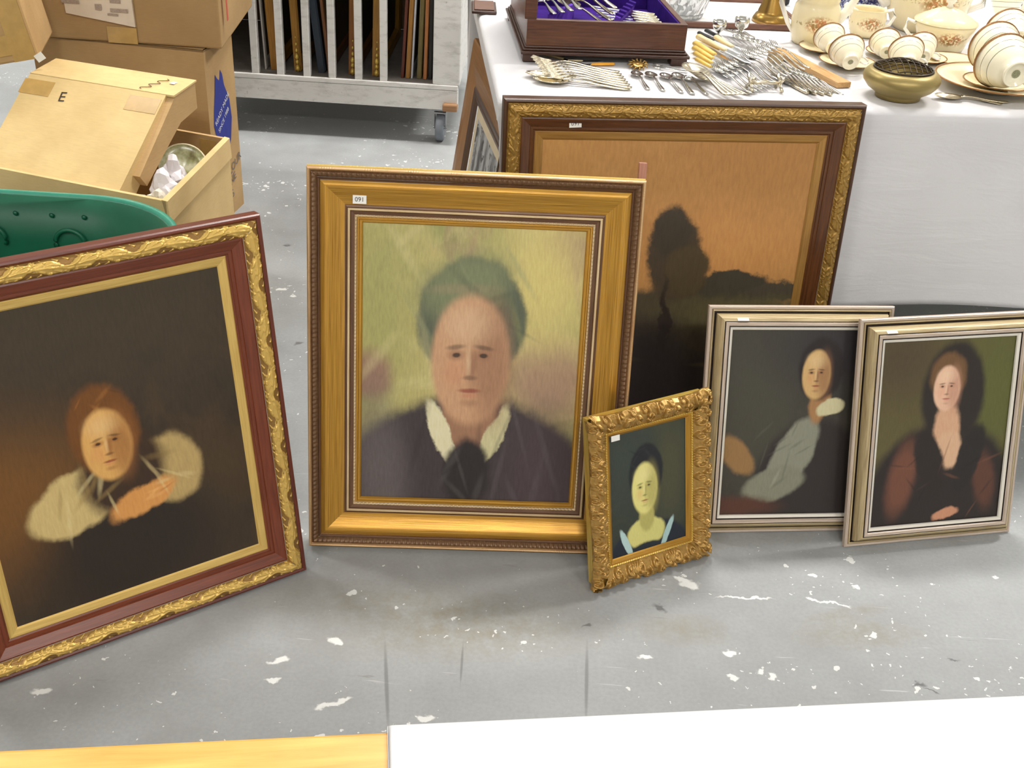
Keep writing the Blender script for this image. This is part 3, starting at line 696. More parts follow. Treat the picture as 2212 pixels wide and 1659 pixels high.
def proto(kind):
    if kind in protos: return copy_tree(protos[kind])
    if kind == 'spoon': o = spoon_mesh().build('spoon', silver, smooth=True, solid=.0006)
    elif kind == 'serving_spoon': o = spoon_mesh(.026, .04).build('serving_spoon', oldsil, smooth=True, solid=.0006)
    elif kind == 'fork': o = fork_mesh().build('fork', silver, smooth=True)
    elif kind == 'table_fork': o = fork_mesh().build('fork', oldsil, smooth=True)
    elif kind.endswith('_knife'):
        hm = {'yellow': yellow_h, 'cream': cream_h, 'orange': orange_h, 'black': black_h, 'steel': oldsil, 'horn': horn}[kind.split('_')[0]]
        o = empty('table_knife')
        MB().tube([(0, 0, .005), (.004, 0, .005), (.05, 0, .005), (.085, 0, .005), (.088, 0, .005)], [.004, .0075, .007, .0055, .004], 10, .75).build('handle', hm, o, smooth=True)
        mb = MB(); strip(mb, [(.087, .0045), (.095, .004), (.15, .004), (.185, .004), (.2, .0043)], [.004, .0085, .0085, .0075, .001], [.0012] * 5)
        mb.build('blade', steel, o)
    elif kind == 'blade_slice':
        mb = MB(); strip(mb, HP[:6], HW[:6], [.002] * 6)
        strip(mb, [(.12, .008), (.135, .004), (.16, .003), (.19, .003), (.2, .003)], [.004, .017, .022, .016, .003], [.0012] * 5)
        o = mb.build('fish_slice', oldsil, smooth=True)
    protos[kind] = o
    return o
def lay(kind, head, tail, label, cat, group=None, z=CZ, roll=0.0, dz_head=0.0, ys=1.25):
    # head/tail: photo pixels of the two ends lying on the cloth
    h, t = at(head[0], head[1], z), at(tail[0], tail[1], z)
    o = proto(kind); d = h - t
    s = d.length / 0.2
    o.location = t; o.rotation_euler = (roll, -math.asin(max(-1, min(1, dz_head / max(d.length, .01)))), math.atan2(d.y, d.x)); o.scale = (s, min(s, ys), min(s, ys))
    tag(o, label, cat, group)
    return o
# row of table forks in front of the cutlery chest
for k in range(7):
    lay('table_fork', (1147 + 4.5 * k, 133 + 6.0 * k), (1338 + 4.5 * k, 157 + 5.6 * k), 'worn silver table fork in the overlapping row below the cutlery chest', 'fork', 'row of table forks', CZ + 0.010 - 0.0012 * k)
for k in range(2):
    lay('serving_spoon', (1150 + 16 * k, 166 + 12 * k), (1352 + 8 * k, 188 + 6 * k), 'large silver spoon lying alongside the row of table forks', 'spoon', 'spoons beside the fork row')
for hd, tl in (((1370, 158), (1401, 194)), ((1400, 160), (1434, 197)), ((1431, 163), (1474, 201)), ((1458, 163), (1497, 204)), ((1480, 168), (1528, 205))):
    lay('spoon', hd, tl, 'round-bowled silver teaspoon in the line in front of the chest', 'spoon', 'line of teaspoons')
for k in range(2):
    lay('fork', (1410, 142 + 6 * k), (1486, 152 + 5 * k), 'small silver fork lying behind the line of teaspoons', 'fork', 'small forks behind the teaspoons')
for k in range(5):
    lay('serving_spoon', (1488 + 5 * k, 148 + 5 * k), (1572 + 11 * k, 207 - 0.8 * k), 'long silver tablespoon nested with others beside the yellow-handled knives', 'spoon', 'nested tablespoons', CZ + .022 - .0052 * k)
lay('horn_knife', (1272, 144), (1176, 119), 'horn-handled carving knife half under the cutlery chest', 'knife')
lay('cream_knife', (1300, 133), (1226, 133), 'cream-handled knife lying under the chest front', 'knife')
lay('orange_knife', (1212, 143), (1327, 141), 'orange-handled knife in front of the cutlery chest', 'knife')
for (hd, tl) in (((1604, 160), (1500, 98)), ((1596, 165), (1498, 108)), ((1588, 170), (1500, 119)), ((1580, 173), (1503, 131)), ((1622, 149), (1507, 84))):
    lay('yellow_knife', hd, tl, 'yellow bone-handled table knife fanned beside the chest', 'knife', 'yellow-handled knives', CZ + .004)
for (hd, tl) in (((1600, 126), (1508, 82)), ((1622, 142), (1527, 92)), ((1632, 136), (1545, 84))):
    lay('cream_knife', hd, tl, 'cream bone-handled knife above the yellow-handled knives', 'knife', 'cream-handled knives', CZ + .016)
for (hd, tl) in (((1590, 112), (1508, 74)), ((1600, 108), (1524, 69))):
    lay('black_knife', hd, tl, 'black-handled knife behind the cream-handled knives', 'knife', 'black-handled knives', CZ + .003)
lay('orange_knife', (1620, 158), (1556, 124), 'short knife with an amber orange handle among the forks', 'knife')
for k in range(7):
    lay('fork', (1538 + 11 * k, 148 - 4.4 * k), (1622 + 11.5 * k, 202 - 4.4 * k), 'silver fork in the fan spread beside the yellow-handled knives', 'fork', 'fanned silver forks', CZ + .004 + .001 * k, roll=R(12), ys=.8)
for k in range(7):
    lay('fork', (1604 + 10 * k, 117 - 3.5 * k), (1690 + 9.5 * k, 169 - 3.5 * k), 'silver fork in the bundle in the middle of the cutlery', 'fork', 'bundled silver forks', CZ + .018 + .0012 * k, roll=R(12), ys=.8)
for k in range(9):
    lay('fork', (1660 + 10.5 * k, 141 + 3.2 * k), (1736 + 10.5 * k, 196 + 1.2 * k), 'silver fork in the row next to the wooden batten', 'fork', 'forks by the wooden batten', CZ + .003 + .0034 * k, roll=R(10), ys=.7)
for k in range(4):
    lay('steel_knife', (1664 + 15 * k, 164 + 3 * k), (1745 + 17 * k, 205 + 1.0 * k), 'plain silver-handled knife at the table edge by the batten', 'knife', 'silver-handled knives')
for k in range(5):
    lay('spoon', (1600 + 11 * k, 88 + 3 * k), (1560 + 12 * k, 62 + 2 * k), 'silver spoon heaped behind the fanned forks', 'spoon', 'heaped silver spoons', CZ + .012)
lay('blade_slice', (2022, 203), (2165, 226), 'silver fish slice near the table edge under the big plates', 'server')
lay('serving_spoon', (2028, 212), (2178, 222), 'silver server lying next to the fish slice', 'server')
# knife rest
kr = tag(empty('knife_rest', at(1650, 196, CZ), (0, 0, R(10))), 'ornate cast silver knife rest with crossed ends', 'knife rest')
MB().tube([(-.034, 0, .016), (-.012, 0, .017), (0, 0, .019), (.012, 0, .017), (.034, 0, .016)], [.003, .0035, .005, .0035, .003], 8).build('bar', oldsil, kr, smooth=True)
for s in (-1, 1):
    mb = MB()
    for q in (-1, 1): mb.tube([(s * .032, q * -.018, .003), (s * .032, q * -.009, .010), (s * .032, 0, .016), (s * .032, q * .009, .022), (s * .032, q * .016, .030)], [.0045, .003, .0035, .003, .0045], 8)
    mb.build('crossed_end', oldsil, kr, smooth=True)
# silver goblets
def goblet(px, py, s, label):
    o = tag(empty('egg_cup', at(px, py, CZ), (0, 0, 0)), label, 'egg cup', 'silver egg cups'); o.scale = (s, s, s)
    MB().lathe([(.0, 0), (.019, 0), (.018, .003), (.006, .008), (.0045, .018), (.009, .024)], 24).build('foot', silver, o, smooth=True)
    MB().lathe([(.009, .024), (.019, .032), (.0225, .045), (.022, .058), (.0205, .058), (.0205, .045), (.016, .034), (0, .028)], 24).build('bowl', silver, o, smooth=True)
goblet(1550, 84, 0.75, 'small silver egg cup behind the knife handles'); goblet(1598, 80, 0.8, 'small silver egg cup behind the knife handles')
# wooden batten + cork
p, q = at(1672, 112, CZ), at(1822, 190, CZ)
d = q - p
btn = MB().box((d.length / 2, 0, .006), (d.length, .034, .012)).build('wooden_batten', wood('pale_batten', (168, 124, 72), (206, 166, 108), 0.5, uv=False, sc=(6, 50, 50)), bevel=.001, loc=p, rot=(0, 0, math.atan2(d.y, d.x)))
tag(btn, 'pale flat wooden batten lying between the forks and the teacups', 'batten')
ck = MB().lathe([(0, 0), (.010, 0), (.011, .001), (.0112, .03), (.010, .031), (0, .031)], 20).build('cork_stopper', plain('cork', (196, 172, 134), 0.8, var=.15, scale=160), smooth=False, loc=at(1660, 126, CZ + .0105), rot=(0, R(90), R(8)))
tag(ck, 'pale cork stopper lying beside the batten end', 'stopper')

# ---- cutlery chest
chest_w = wood('dark_chest_wood', (66, 38, 24), (104, 62, 40), 0.28, uv=False, sc=(4, 4, 60)); chest_d = wood('chest_moulding', (46, 26, 18), (78, 46, 32), 0.28, uv=False, sc=(4, 60, 60))
purple = plain('purple_velvet', (58, 30, 118), 0.9, spec=.1, var=.2, scale=40); lilac = plain('lilac_velvet', (104, 66, 178), 0.85, spec=.1, var=.15)
c0 = at(1128, 133, CZ); c1 = at(1483, 144, CZ)
cw = (c1 - c0).length; ca = math.atan2((c1 - c0).y, (c1 - c0).x)
chest = tag(empty('cutlery_chest', c0, (0, 0, ca)), 'open dark wooden cutlery chest lined with purple velvet', 'chest')
CD = 0.40; h0, h1 = 0.016, 0.088
for u, v in ((.018, .018), (cw - .018, .018), (.018, CD - .018), (cw - .018, CD - .018)):
    MB().box((u, v, h0 / 2), (.036, .036, h0)).build('foot', chest_d, chest, bevel=.002)
mb = MB()
for k, (e, za, zb) in enumerate(((0.004, h0, h0 + .007), (-.001, h0 + .007, h0 + .012), (-.005, h0 + .012, h0 + .017))):
    mb.box((cw / 2, CD / 2, (za + zb) / 2), (cw + 2 * e, CD + 2 * e, zb - za))
mb.build('base_moulding', chest_d, chest, bevel=.0015)
wt = .013; o_ = .007
MB().box((cw / 2, o_ + wt / 2, (h0 + .017 + h1) / 2), (cw - 2 * o_, wt, h1 - h0 - .017)).build('front_panel', chest_w, chest, bevel=.001)
MB().box((cw / 2, CD - o_ - wt / 2, (h0 + .017 + h1) / 2), (cw - 2 * o_, wt, h1 - h0 - .017)).build('back_panel', chest_w, chest, bevel=.001)
for u in (o_ + wt / 2, cw - o_ - wt / 2):
    MB().box((u, CD / 2, (h0 + .017 + h1) / 2), (wt, CD - 2 * o_ - 2 * wt + .002, h1 - h0 - .017)).build('side_panel', chest_w, chest, bevel=.001)
li = MB(); a, b_, c_, e_ = o_ + wt, cw - o_ - wt, o_ + wt, CD - o_ - wt
li.box(((a + b_) / 2, (c_ + e_) / 2, h0 + .0205), (b_ - a, e_ - c_, .005))
for (x, y, dx, dy) in ((a + .0015, (c_ + e_) / 2, .003, e_ - c_), (b_ - .0015, (c_ + e_) / 2, .003, e_ - c_), ((a + b_) / 2, c_ + .0015, b_ - a, .003), ((a + b_) / 2, e_ - .0015, b_ - a, .003)):
    li.box((x, y, (h0 + .02 + h1 - .002) / 2), (dx, dy, h1 - h0 - .024))
li.build('velvet_lining', purple, chest)['label'] = 'deep purple velvet lining'
lid = MB().box((.014, CD / 2, h1 + .16), (.026, CD - 2 * o_, .32)).build('lid', chest_w, chest, bevel=.002)
MB().box((.0285, CD / 2, h1 + .16), (.003, CD - .06, .27)).build('lid_lining', purple, lid)
r1 = MB().box((cw * .655, CD * .36, .062), (.012, .17, .05), rot=(0, R(14), R(-22))).build('cutlery_rack', lilac, chest)
r1['label'] = 'slotted lilac velvet rack'
for k in range(5):
    MB().box((0, -.07 + k * .034, .027), (.016, .012, .006)).build('slot', purple, r1, loc=(cw * .655, CD * .36, .062), rot=(0, R(14), R(-22)))
MB().box((cw * .26, CD * .30, .062), (.010, .13, .05), rot=(0, 0, R(-30))).build('cutlery_rack', lilac, chest)
def lay_in(kind, u, v, z, yaw, tilt, label, cat, group, s=1.0):
    o = proto(kind); p = chest.matrix_basis @ Vector((u, v, z)) if False else (c0 + Vector((math.cos(ca) * u - math.sin(ca) * v, math.sin(ca) * u + math.cos(ca) * v, z)))
    o.location = p; o.rotation_euler = (0, -tilt, ca + yaw); o.scale = (s, s, s); tag(o, label, cat, group)
for k in range(4):
    lay_in('fork', .070 + .019 * k, .050 + .004 * k, .090 + .003 * k, R(97), R(-2), 'silver fork standing in the purple-lined chest', 'fork', 'forks in the chest', .8)
for k in range(4):
    lay_in('serving_spoon', .200 + .004 * k, .080 + .006 * k, .060 + .012 * k, R(120 - 3 * k), R(5), 'silver spoon stacked in the purple-lined chest', 'spoon', 'spoons in the chest', 0.9)
for k in range(5):
    lay_in('steel_knife', cw - .045, .065 + .026 * k, .066, R(160), R(2), 'silver knife laid on the lilac rack inside the chest', 'knife', 'knives in the chest', .75)

# ---- cream and gold china
def china_mat(name, rose=None, c=(232, 218, 178), band=None):
    t = NT(name); P = t.tc.outputs['Object']
    n = t.noise(P, 18, 3); col = t.ramp(n, [(0.3, lin(c)), (0.7, lin(tuple(min(255, v + 6) for v in c)))])
    if band:
        sp_ = t.n('SeparateXYZ'); t.link(P, sp_.inputs[0])
        for (z0, w_, cc) in band:
            d_ = t.math('ABSOLUTE', t.math('SUBTRACT', sp_.outputs[2], z0)); col = t.mix(t.math('LESS_THAN', d_, w_), col, lin(cc))
    if rose:
        (z0, rx, rz) = rose
        sw = t.n('SeparateXYZ'); t.link(P, sw.inputs[0]); cb = t.n('CombineXYZ'); t.link(sw.outputs[0], cb.inputs[0]); t.link(sw.outputs[2], cb.inputs[1])
        m1 = blob_mask(t, cb.outputs[0], 0, z0, rx, rz, 0, 0.4); fr = t.math('LESS_THAN', sw.outputs[1], 0.0)
        k = t.math('MULTIPLY', t.math('MULTIPLY', m1, fr), t.rng(t.noise(P, 150, 3), 0.42, 0.52))
        col = t.mix(k, col, t.ramp(t.noise(P, 90, 2), [(0.4, lin((150, 112, 60))), (0.6, lin((196, 132, 92)))]))
        m2 = blob_mask(t, cb.outputs[0], 0, z0, rx * 2.6, rz * .25, 0, 0.4)
        col = t.mix(t.math('MULTIPLY', t.math('MULTIPLY', m2, fr), t.rng(t.noise(P, 120, 2), .55, .6, 0, .7)), col, lin((150, 128, 84)))
    return t.fin(col, 0.15, 0, 0.5)
china = china_mat('cream_china', band=None); china_in = china_mat('white_china', c=(244, 240, 226))
china_cup = china_mat('cup_china', c=(246, 238, 210), band=[(.030, .0007, (150, 146, 120)), (.0435, .0006, (140, 136, 110))])
goldrim = gilt('gold_rim', (128, 84, 44), (168, 122, 72), 0.3, 0.5)
mark = plain('green_backstamp', (142, 140, 108), 0.5, var=.6, scale=700)
def teacup():
    o = empty('teacup')
    MB().lathe([(0, .004), (.017, .004), (.0185, 0), (.021, 0), (.0215, .004), (.020, .007), (.027, .014), (.034, .026), (.039, .040), (.0445, .056), (.0435, .056), (.038, .041), (.033, .027), (.025, .015), (0, .010)], 40).build('bowl', china_cup, o, smooth=True)
    MB().lathe([(.0432, .0545), (.0453, .0545), (.0456, .0574), (.0434, .0576), (.0432, .0545)], 40).build('gold_rim', goldrim, o, smooth=True)
    MB().tube([(.0, .040, .046), (.0, .054, .050), (.0, .063, .042), (.0, .060, .030), (.0, .049, .020), (.0, .034, .022)], [.0025, .0028, .003, .003, .0028, .0025], 8).build('handle', china_in, o, smooth=True)
    MB().lathe([(0, .0030), (.0068, .0030), (.0068, .0036)], 12).build('backstamp', mark, o)
    return o
cup0 = teacup(); cup_used = []
def cup(px, py, s, az, label, el=22, z=None, spin=110, group=None):
    o = cup0 if not cup_used else copy_tree(cup0); cup_used.append(1)
    zz = z if z is not None else CZ + .010 + .024 * s
    d = Vector((math.sin(R(az)) * math.cos(R(el)), math.cos(R(az)) * math.cos(R(el)), math.sin(R(el))))
    o.rotation_mode = 'QUATERNION'; o.rotation_quaternion = d.to_track_quat('Z', 'Y') @ Euler((0, 0, R(spin))).to_quaternion()
    o.location = at(px, py, zz); o.scale = (s, s, s)
    tag(o, label, 'teacup', group)
saucer_prof = [(0, .004), (.020, .004), (.022, 0), (.024, 0), (.026, .0035), (.045, .008), (.062, .0145), (.0715, .017), (.0715, .0182), (.060, .0165), (.044, .0105), (.026, .0065), (0, .006)]
sc0 = []
def saucer(px, py, s, label, cat='saucer', group=None, z=CZ, name='saucer'):
    if not sc0:
        o = empty(name); MB().lathe(saucer_prof, 44).build('dish', china, o, smooth=True)
        MB().lathe([(.0700, .0162), (.0724, .0170), (.0720, .0192), (.0694, .0186), (.0700, .0162)], 44).build('gold_rim', goldrim, o, smooth=True); sc0.append(o)
    else: o = copy_tree(sc0[0]); o.name = name
    o.location = at(px, py, z); o.scale = (s, s, s * .8); tag(o, label, cat, group)
saucer(1780, 112, 0.85, 'cream gold-rimmed saucer in front of the coffee pot')
saucer(1828, 142, 0.88, 'cream gold-rimmed saucer between the batten and the brass rose bowl')
saucer(1925, 122, 0.85, 'cream gold-rimmed saucer behind the brass rose bowl')
saucer(1985, 132, 0.85, 'cream saucer half hidden by the brass rose bowl')
cup(1800, 104, 0.80, -6, 'gold-rimmed teacup tipped on its side in front of the coffee pot')
cup(1838, 136, 0.87, -4, 'gold-rimmed teacup tipped on its side, its backstamp toward the batten')
cup(1916, 114, 0.78, 2, 'gold-rimmed teacup tipped on its side before the cream jug')
cup(1962, 138, 0.86, 4, 'gold-rimmed teacup tipped on its side behind the rose bowl')
cup(1994, 124, 0.80, 4, 'gold-rimmed teacup leaning behind another by the covered sugar bowl')
gF = at(2197, 162, .824)                                   # foot of the front breakfast cup
def world_px(p):                                            # photo pixel of a point
    v = np.array(p) - np.array((0, 0, CH)); d_ = v @ fw
    return 1106 + FPX * (v @ rt) / d_, 829.5 - FPX * (v @ up) / d_
pc_ = Vector((gF.x + .005, gF.y + .115, CZ)); ppx = world_px(pc_)
saucer(*ppx, 1.75, 'large cream plate at the table edge under the breakfast cups', 'plate', name='plate')
sc_c = Vector((gF.x + .005, gF.y + .097, CZ + .0096)); spx = world_px(sc_c)
saucer(*spx, 1.0, 'cream saucer stacked on the large plate', 'saucer', z=CZ + .0096)
saucer(2058, 136, 0.8, 'cream saucer peeping out between the sugar bowl and large plate', 'saucer')
cup(2197, 162, 1.3, -8, 'large gold-rimmed breakfast cup tipped on the big plate', el=8, z=.826, spin=125)
cup(2175, 128, 1.25, -6, 'large gold-rimmed breakfast cup behind the one on the plate', el=8, z=.824, spin=125)
cup(2198, 90, 1.2, -6, 'large gold-rimmed breakfast cup at the back of the cup stack', el=8, z=.806, spin=125)
cup(2282, 116, 1.2, -6, 'large gold-rimmed breakfast cup beside the back of the stack', el=8, z=.806, spin=125)
def pot(name, px, py, s, prof, rose, label, cat, handle=None, spout=None, lid=None, yaw=0, band=None):
    o = tag(empty(name, at(px, py, CZ), (0, 0, R(yaw))), label, cat); o.scale = (s, s, s)
    MB().lathe(prof, 48).build('body', china_mat(name + '_china', rose, band=band), o, smooth=True)
    if handle: MB().tube(*handle, 10).build('handle', china_in, o, smooth=True)
    if spout: MB().tube(*spout, 12).build('spout', china_in, o, smooth=True)
    if lid:
        l = MB().lathe(lid[0], 40).build('lid', china, o, smooth=True)
        MB().lathe(lid[1], 20).build('knob', china_in, l, smooth=True)
    return o
pot('coffee_pot', 1752, 92, 1.0, [(0, .003), (.040, .003), (.042, 0), (.046, 0), (.050, .008), (.055, .03), (.057, .06), (.053, .088), (.047, .098), (.050, .102), (.049, .125), (.046, .16), (.040, .19), (.038, .19), (.038, .1), (0, .01)], (.052, .03, .018), 'tall cream coffee pot with gold flowers and a looped handle', 'coffee pot',
    handle=([(-.045, 0, .165), (-.078, 0, .172), (-.096, 0, .14), (-.088, 0, .09), (-.066, 0, .045), (-.050, 0, .022)], [.006, .0065, .0065, .006, .005, .004]),
    spout=([(.048, 0, .05), (.068, 0, .075), (.085, 0, .105), (.100, 0, .135), (.112, 0, .155)], [.014, .011, .0085, .0075, .007]))
pot('cream_jug', 1866, 76, 0.82, [(0, .003), (.034, .003), (.036, 0), (.040, 0), (.046, .01), (.054, .035), (.056, .055), (.052, .072), (.054, .080), (.052, .080), (.050, .07), (.053, .05), (.04, .015), (0, .008)], (.042, .03, .018), 'squat cream jug with gold flowers beside the coffee pot', 'jug',
    handle=([(.048, 0, .072), (.072, 0, .08), (.082, 0, .06), (.070, 0, .035), (.052, 0, .028)], .005), spout=([(-.042, 0, .062), (-.060, 0, .076), (-.074, 0, .088)], [.016, .012, .008]))
pot('teapot', 1990, 62, 1.25, [(0, .003), (.050, .003), (.053, 0), (.058, 0), (.066, .01), (.080, .04), (.086, .075), (.080, .11), (.066, .13), (.062, .135), (.058, .13), (0, .02)], (.068, .035, .022), 'large cream teapot with gold flowers behind the covered sugar bowl', 'teapot',
    handle=([(.070, 0, .115), (.105, 0, .12), (.122, 0, .09), (.112, 0, .055), (.080, 0, .04)], [.007, .008, .008, .008, .007]), spout=([(-.078, 0, .05), (-.105, 0, .075), (-.122, 0, .11), (-.138, 0, .14)], [.018, .014, .011, .009]),
    lid=([(.064, .133), (.060, .140), (.040, .152), (.015, .158), (0, .159)], [(0, .157), (.008, .158), (.006, .165), (.012, .174), (.008, .182), (0, .183)]))
pot('sugar_bowl', 2030, 104, 1.0, [(0, .003), (.044, .003), (.047, 0), (.052, 0), (.055, .008), (.062, .03), (.070, .05), (.073, .06), (.070, .064), (.066, .06), (0, .01)], (.034, .03, .015), 'covered cream sugar bowl with gold flowers and a pointed lid', 'sugar bowl',
    handle=([(-.068, 0, .056), (-.092, 0, .064), (-.096, 0, .042), (-.080, 0, .026), (-.062, 0, .026)], .0045),
    lid=([(.075, .0625), (.074, .067), (.055, .078), (.032, .090), (.014, .096), (0, .098)], [(0, .095), (.009, .097), (.006, .104), (.013, .113), (.009, .122), (0, .124)]))
cup(2168, 40, 1.0, -8, 'cream teacup behind the breakfast cups near the table back', el=80, z=CZ + .004)
cup(2205, 24, 1.0, 10, 'cream teacup furthest back behind the breakfast cups', el=82, z=CZ + .004)

# brass rose bowl with wire grille
rb = tag(empty('rose_bowl', at(1938, 209, CZ), (0, 0, 0)), 'squat brass rose bowl with a domed wire grille', 'bowl')
MB().lathe([(0, .003), (.042, .003), (.044, 0), (.046, 0), (.0465, .006), (.050, .010), (.066, .020), (.076, .032), (.0785, .040), (.077, .047), (.070, .055), (.062, .0585), (.060, .0575), (.0595, .05), (.06, .03), (0, .008)], 56).build('body', gilt('etched_brass', (134, 116, 66), (184, 164, 108), 0.4, 0.6, sc=(40, 40, 1), bumpy=.5), rb, smooth=True)
dkb = plain('dark_bronze_wire', (58, 48, 36), 0.35, 0.8)
MB().lathe([(.0600, .0570), (.0615, .0600), (.0590, .0625), (.0570, .0600)], 48).build('grille_rim', dkb, rb, smooth=True)
def dome(x, y): return .060 + .018 * (1 - (x * x + y * y) / .059 ** 2)
for ax in (0, 1):
    for k in range(-4, 5):
        a_ = k * .0125; hl = math.sqrt(max(0, .0585 ** 2 - a_ * a_)); pts = []
        for j in range(13):
            b2 = -hl + 2 * hl * j / 12; x, y = (a_, b2) if ax == 0 else (b2, a_); pts.append((x, y, dome(x, y)))
        MB().tube(pts, .0011, 6).build('grille_wire', dkb, rb, smooth=True)
# crystal bowl, brass bell, tray, blue plate, black case at the back
glass_t = NT('cut_crystal'); P = glass_t.tc.outputs['Object']
glass_t.b.inputs['Transmission Weight'].default_value = 0.85; glass_t.b.inputs['IOR'].default_value = 1.5
crystal = glass_t.fin(lin((244, 246, 246)), 0.06, 0, .6)
cb = tag(empty('crystal_bowl', at(1470, 36, CZ + .0062), (0, 0, 0)), 'diamond-cut crystal bowl behind the cutlery chest', 'bowl')
V, F = [], []
nA, nZ = 36, 10
for j in range(nZ + 1):
    z_ = .004 + .12 * j / nZ; r_ = .052 + .030 * (j / nZ) ** .8
    for i in range(nA):
        a_ = 2 * math.pi * (i + .5 * (j % 2)) / nA; rr = r_ * (1.0 + (.035 if (i + (j // 2)) % 2 else -.02)); V.append((rr * math.cos(a_), rr * math.sin(a_), z_))
for j in range(nZ):
    for i in range(nA):
        a0, a1 = j * nA + i, j * nA + (i + 1) % nA; b0, b1 = (j + 1) * nA + i, (j + 1) * nA + (i + 1) % nA
        F += ([(a0, a1, b0), (a1, b1, b0)] if j % 2 == 0 else [(a0, a1, b1), (a0, b1, b0)])
k0 = len(V)
for j in range(nZ + 1):
    z_ = .004 + .12 * j / nZ; r_ = .046 + .030 * (j / nZ) ** .8
    for i in range(nA): V.append((r_ * math.cos(2 * math.pi * i / nA), r_ * math.sin(2 * math.pi * i / nA), max(z_, .012)))
for j in range(nZ):
    for i in range(nA): F.append((k0 + j * nA + i, k0 + (j + 1) * nA + i, k0 + (j + 1) * nA + (i + 1) % nA, k0 + j * nA + (i + 1) % nA))
for i in range(nA): F.append((nZ * nA + i, nZ * nA + (i + 1) % nA, k0 + nZ * nA + (i + 1) % nA, k0 + nZ * nA + i))
F.append(tuple(range(nA - 1, -1, -1))); F.append(tuple(k0 + i for i in range(nA)))
mesh('bowl', V, F, crystal, cb)
MB().lathe([(0, 0), (.050, 0), (.053, .003), (.050, .006), (0, .006)], 36).build('foot', crystal, cb)
bl = tag(empty('brass_bell', at(1664, 47, CZ + .0062), (0, 0, 0)), 'flared brass bell standing behind the coffee pot handle', 'bell')
MB().lathe([(.046, 0), (.048, .002), (.047, .008), (.040, .02), (.036, .022), (.035, .028), (.029, .045), (.024, .07), (.018, .085), (.006, .09), (0, .09)], 40).build('bell_body', brass, bl, smooth=True)
MB().lathe([(.005, .088), (.006, .1), (.004, .12), (.007, .14), (0, .15)], 16).build('bell_handle', brass, bl, smooth=True)
tr = tag(empty('wooden_tray', at(1585, 62, CZ), (0, 0, TA)), 'low dark wooden tray behind the heaped cutlery', 'tray')
trw = wood('tray_wood', (86, 52, 38), (124, 82, 62), 0.35, uv=False, sc=(5, 60, 60))
MB().box((0, .14, .003), (.36, .28, .006)).build('tray_base', plain('tray_linen', (232, 228, 226), .8), tr)
for (x, y, dx, dy) in ((0, 0, .36, .01), (0, .28, .36, .01), (-.18, .14, .01, .28), (.18, .14, .01, .28)):
    MB().box((x, y, .007), (dx, dy, .014)).build('tray_rim', trw, tr, bevel=.002)
bluem = NT('blue_transfer_print'); P = bluem.tc.outputs['Object']
bluem_m = bluem.fin(bluem.ramp(bluem.noise(P, 95, 4, .7, .6), [(0.46, lin((38, 44, 104))), (0.60, lin((208, 212, 226)))]), .2)
bj = tag(empty('blue_jar', at(1850, 30, CZ), (0, 0, 0)), 'blue and white printed jar behind the cream jug', 'jar')
MB().lathe([(0, .003), (.046, .003), (.05, 0), (.054, 0), (.056, .004), (.060, .03), (.060, .12), (.05, .14), (.045, .14), (.055, .12), (.055, .03), (0, .01)], 40).build('jar_body', bluem_m, bj, smooth=True)
MB().lathe([(.05, .139), (.052, .142), (.03, .158), (.008, .165), (.012, .178), (0, .184)], 30).build('jar_lid', bluem_m, bj, smooth=True)
bc = MB().box((0, .06, .022), (.30, .12, .044)).build('black_case', plain('black_leatherette', (24, 24, 28), .5), bevel=.006, loc=at(1590, 8, CZ), rot=(0, 0, TA))
tag(bc, 'flat black case lying at the back of the clothed table', 'case')
# wooden plaque by the chest + filigree brooch
pq = tag(empty('wooden_plaque', at(1046, 30, CZ), (0, 0, R(4))), 'thin moulded wooden plaque lying beside the chest at the table end', 'plaque')
MB().box((0, .05, .004), (.062, .11, .008)).build('board', chest_d, pq, bevel=.002)
MB().box((0, .05, .0095), (.050, .098, .004)).build('raised_panel', trw, pq, bevel=.0015)
br = tag(empty('filigree_brooch', at(1377, 147, CZ), (R(18), 0, 0)), 'small gold filigree brooch behind the line of teaspoons', 'brooch')
br.location.z += .006
MB().lathe([(0, .002), (.010, .004), (.014, .002), (.012, .0), (0, .0)], 20).build('boss', brass, br, smooth=True)
for k in range(12):
    a_ = 2 * math.pi * k / 12
    MB().tube([(.012 * math.cos(a_), .012 * math.sin(a_), .002), (.018 * math.cos(a_ + .2), .018 * math.sin(a_ + .2), .004), (.023 * math.cos(a_), .023 * math.sin(a_), .002)], [.0022, .0018, .0012], 6).build('petal', brass, br, smooth=True)
# ---------------------------------------------------------------- picture trolley
wpaint = NT('worn_white_paint'); P = wpaint.tc.outputs['Object']
wn = wpaint.noise(wpaint.mapping(P, (3, 3, 9)), 5, 6, .65); wn2 = wpaint.noise(P, 46, 4, .7)
wcol = wpaint.ramp(wn, [(0.28, lin((196, 193, 188))), (0.5, lin((228, 226, 222)))])
wcol = wpaint.mix(wpaint.rng(wn2, .66, .74, 0, .6), wcol, lin((128, 116, 100)))
wpaint_m = wpaint.fin(wcol, .55)
rawwood = wood('bare_timber', (140, 100, 66), (176, 134, 94), .6, uv=False, sc=(3, 40, 40))
TY = 4.06; ra = R(0.0)
pL, pR = aty(508, 213, TY), aty(988, 234, TY)
zb = (pL.z + pR.z) / 2 - .002; zt = aty(988, 195, TY).z - .004
XR = pR.x; XL = -1.32
tro = tag(empty('picture_trolley', ((XL + XR) / 2, TY + .4, 0)), 'white painted slatted trolley on castors holding stored frames', 'trolley')
ox, oy = (XL + XR) / 2, TY + .4
MB().box((0, -.4 + .02, (zb + zt) / 2), (XR - XL, .04, zt - zb)).build('front_rail', wpaint_m, tro, bevel=.002)
MB().box((0, .38, (zb + zt) / 2), (XR - XL, .04, zt - zb)).build('back_rail', wpaint_m, tro, bevel=.002)
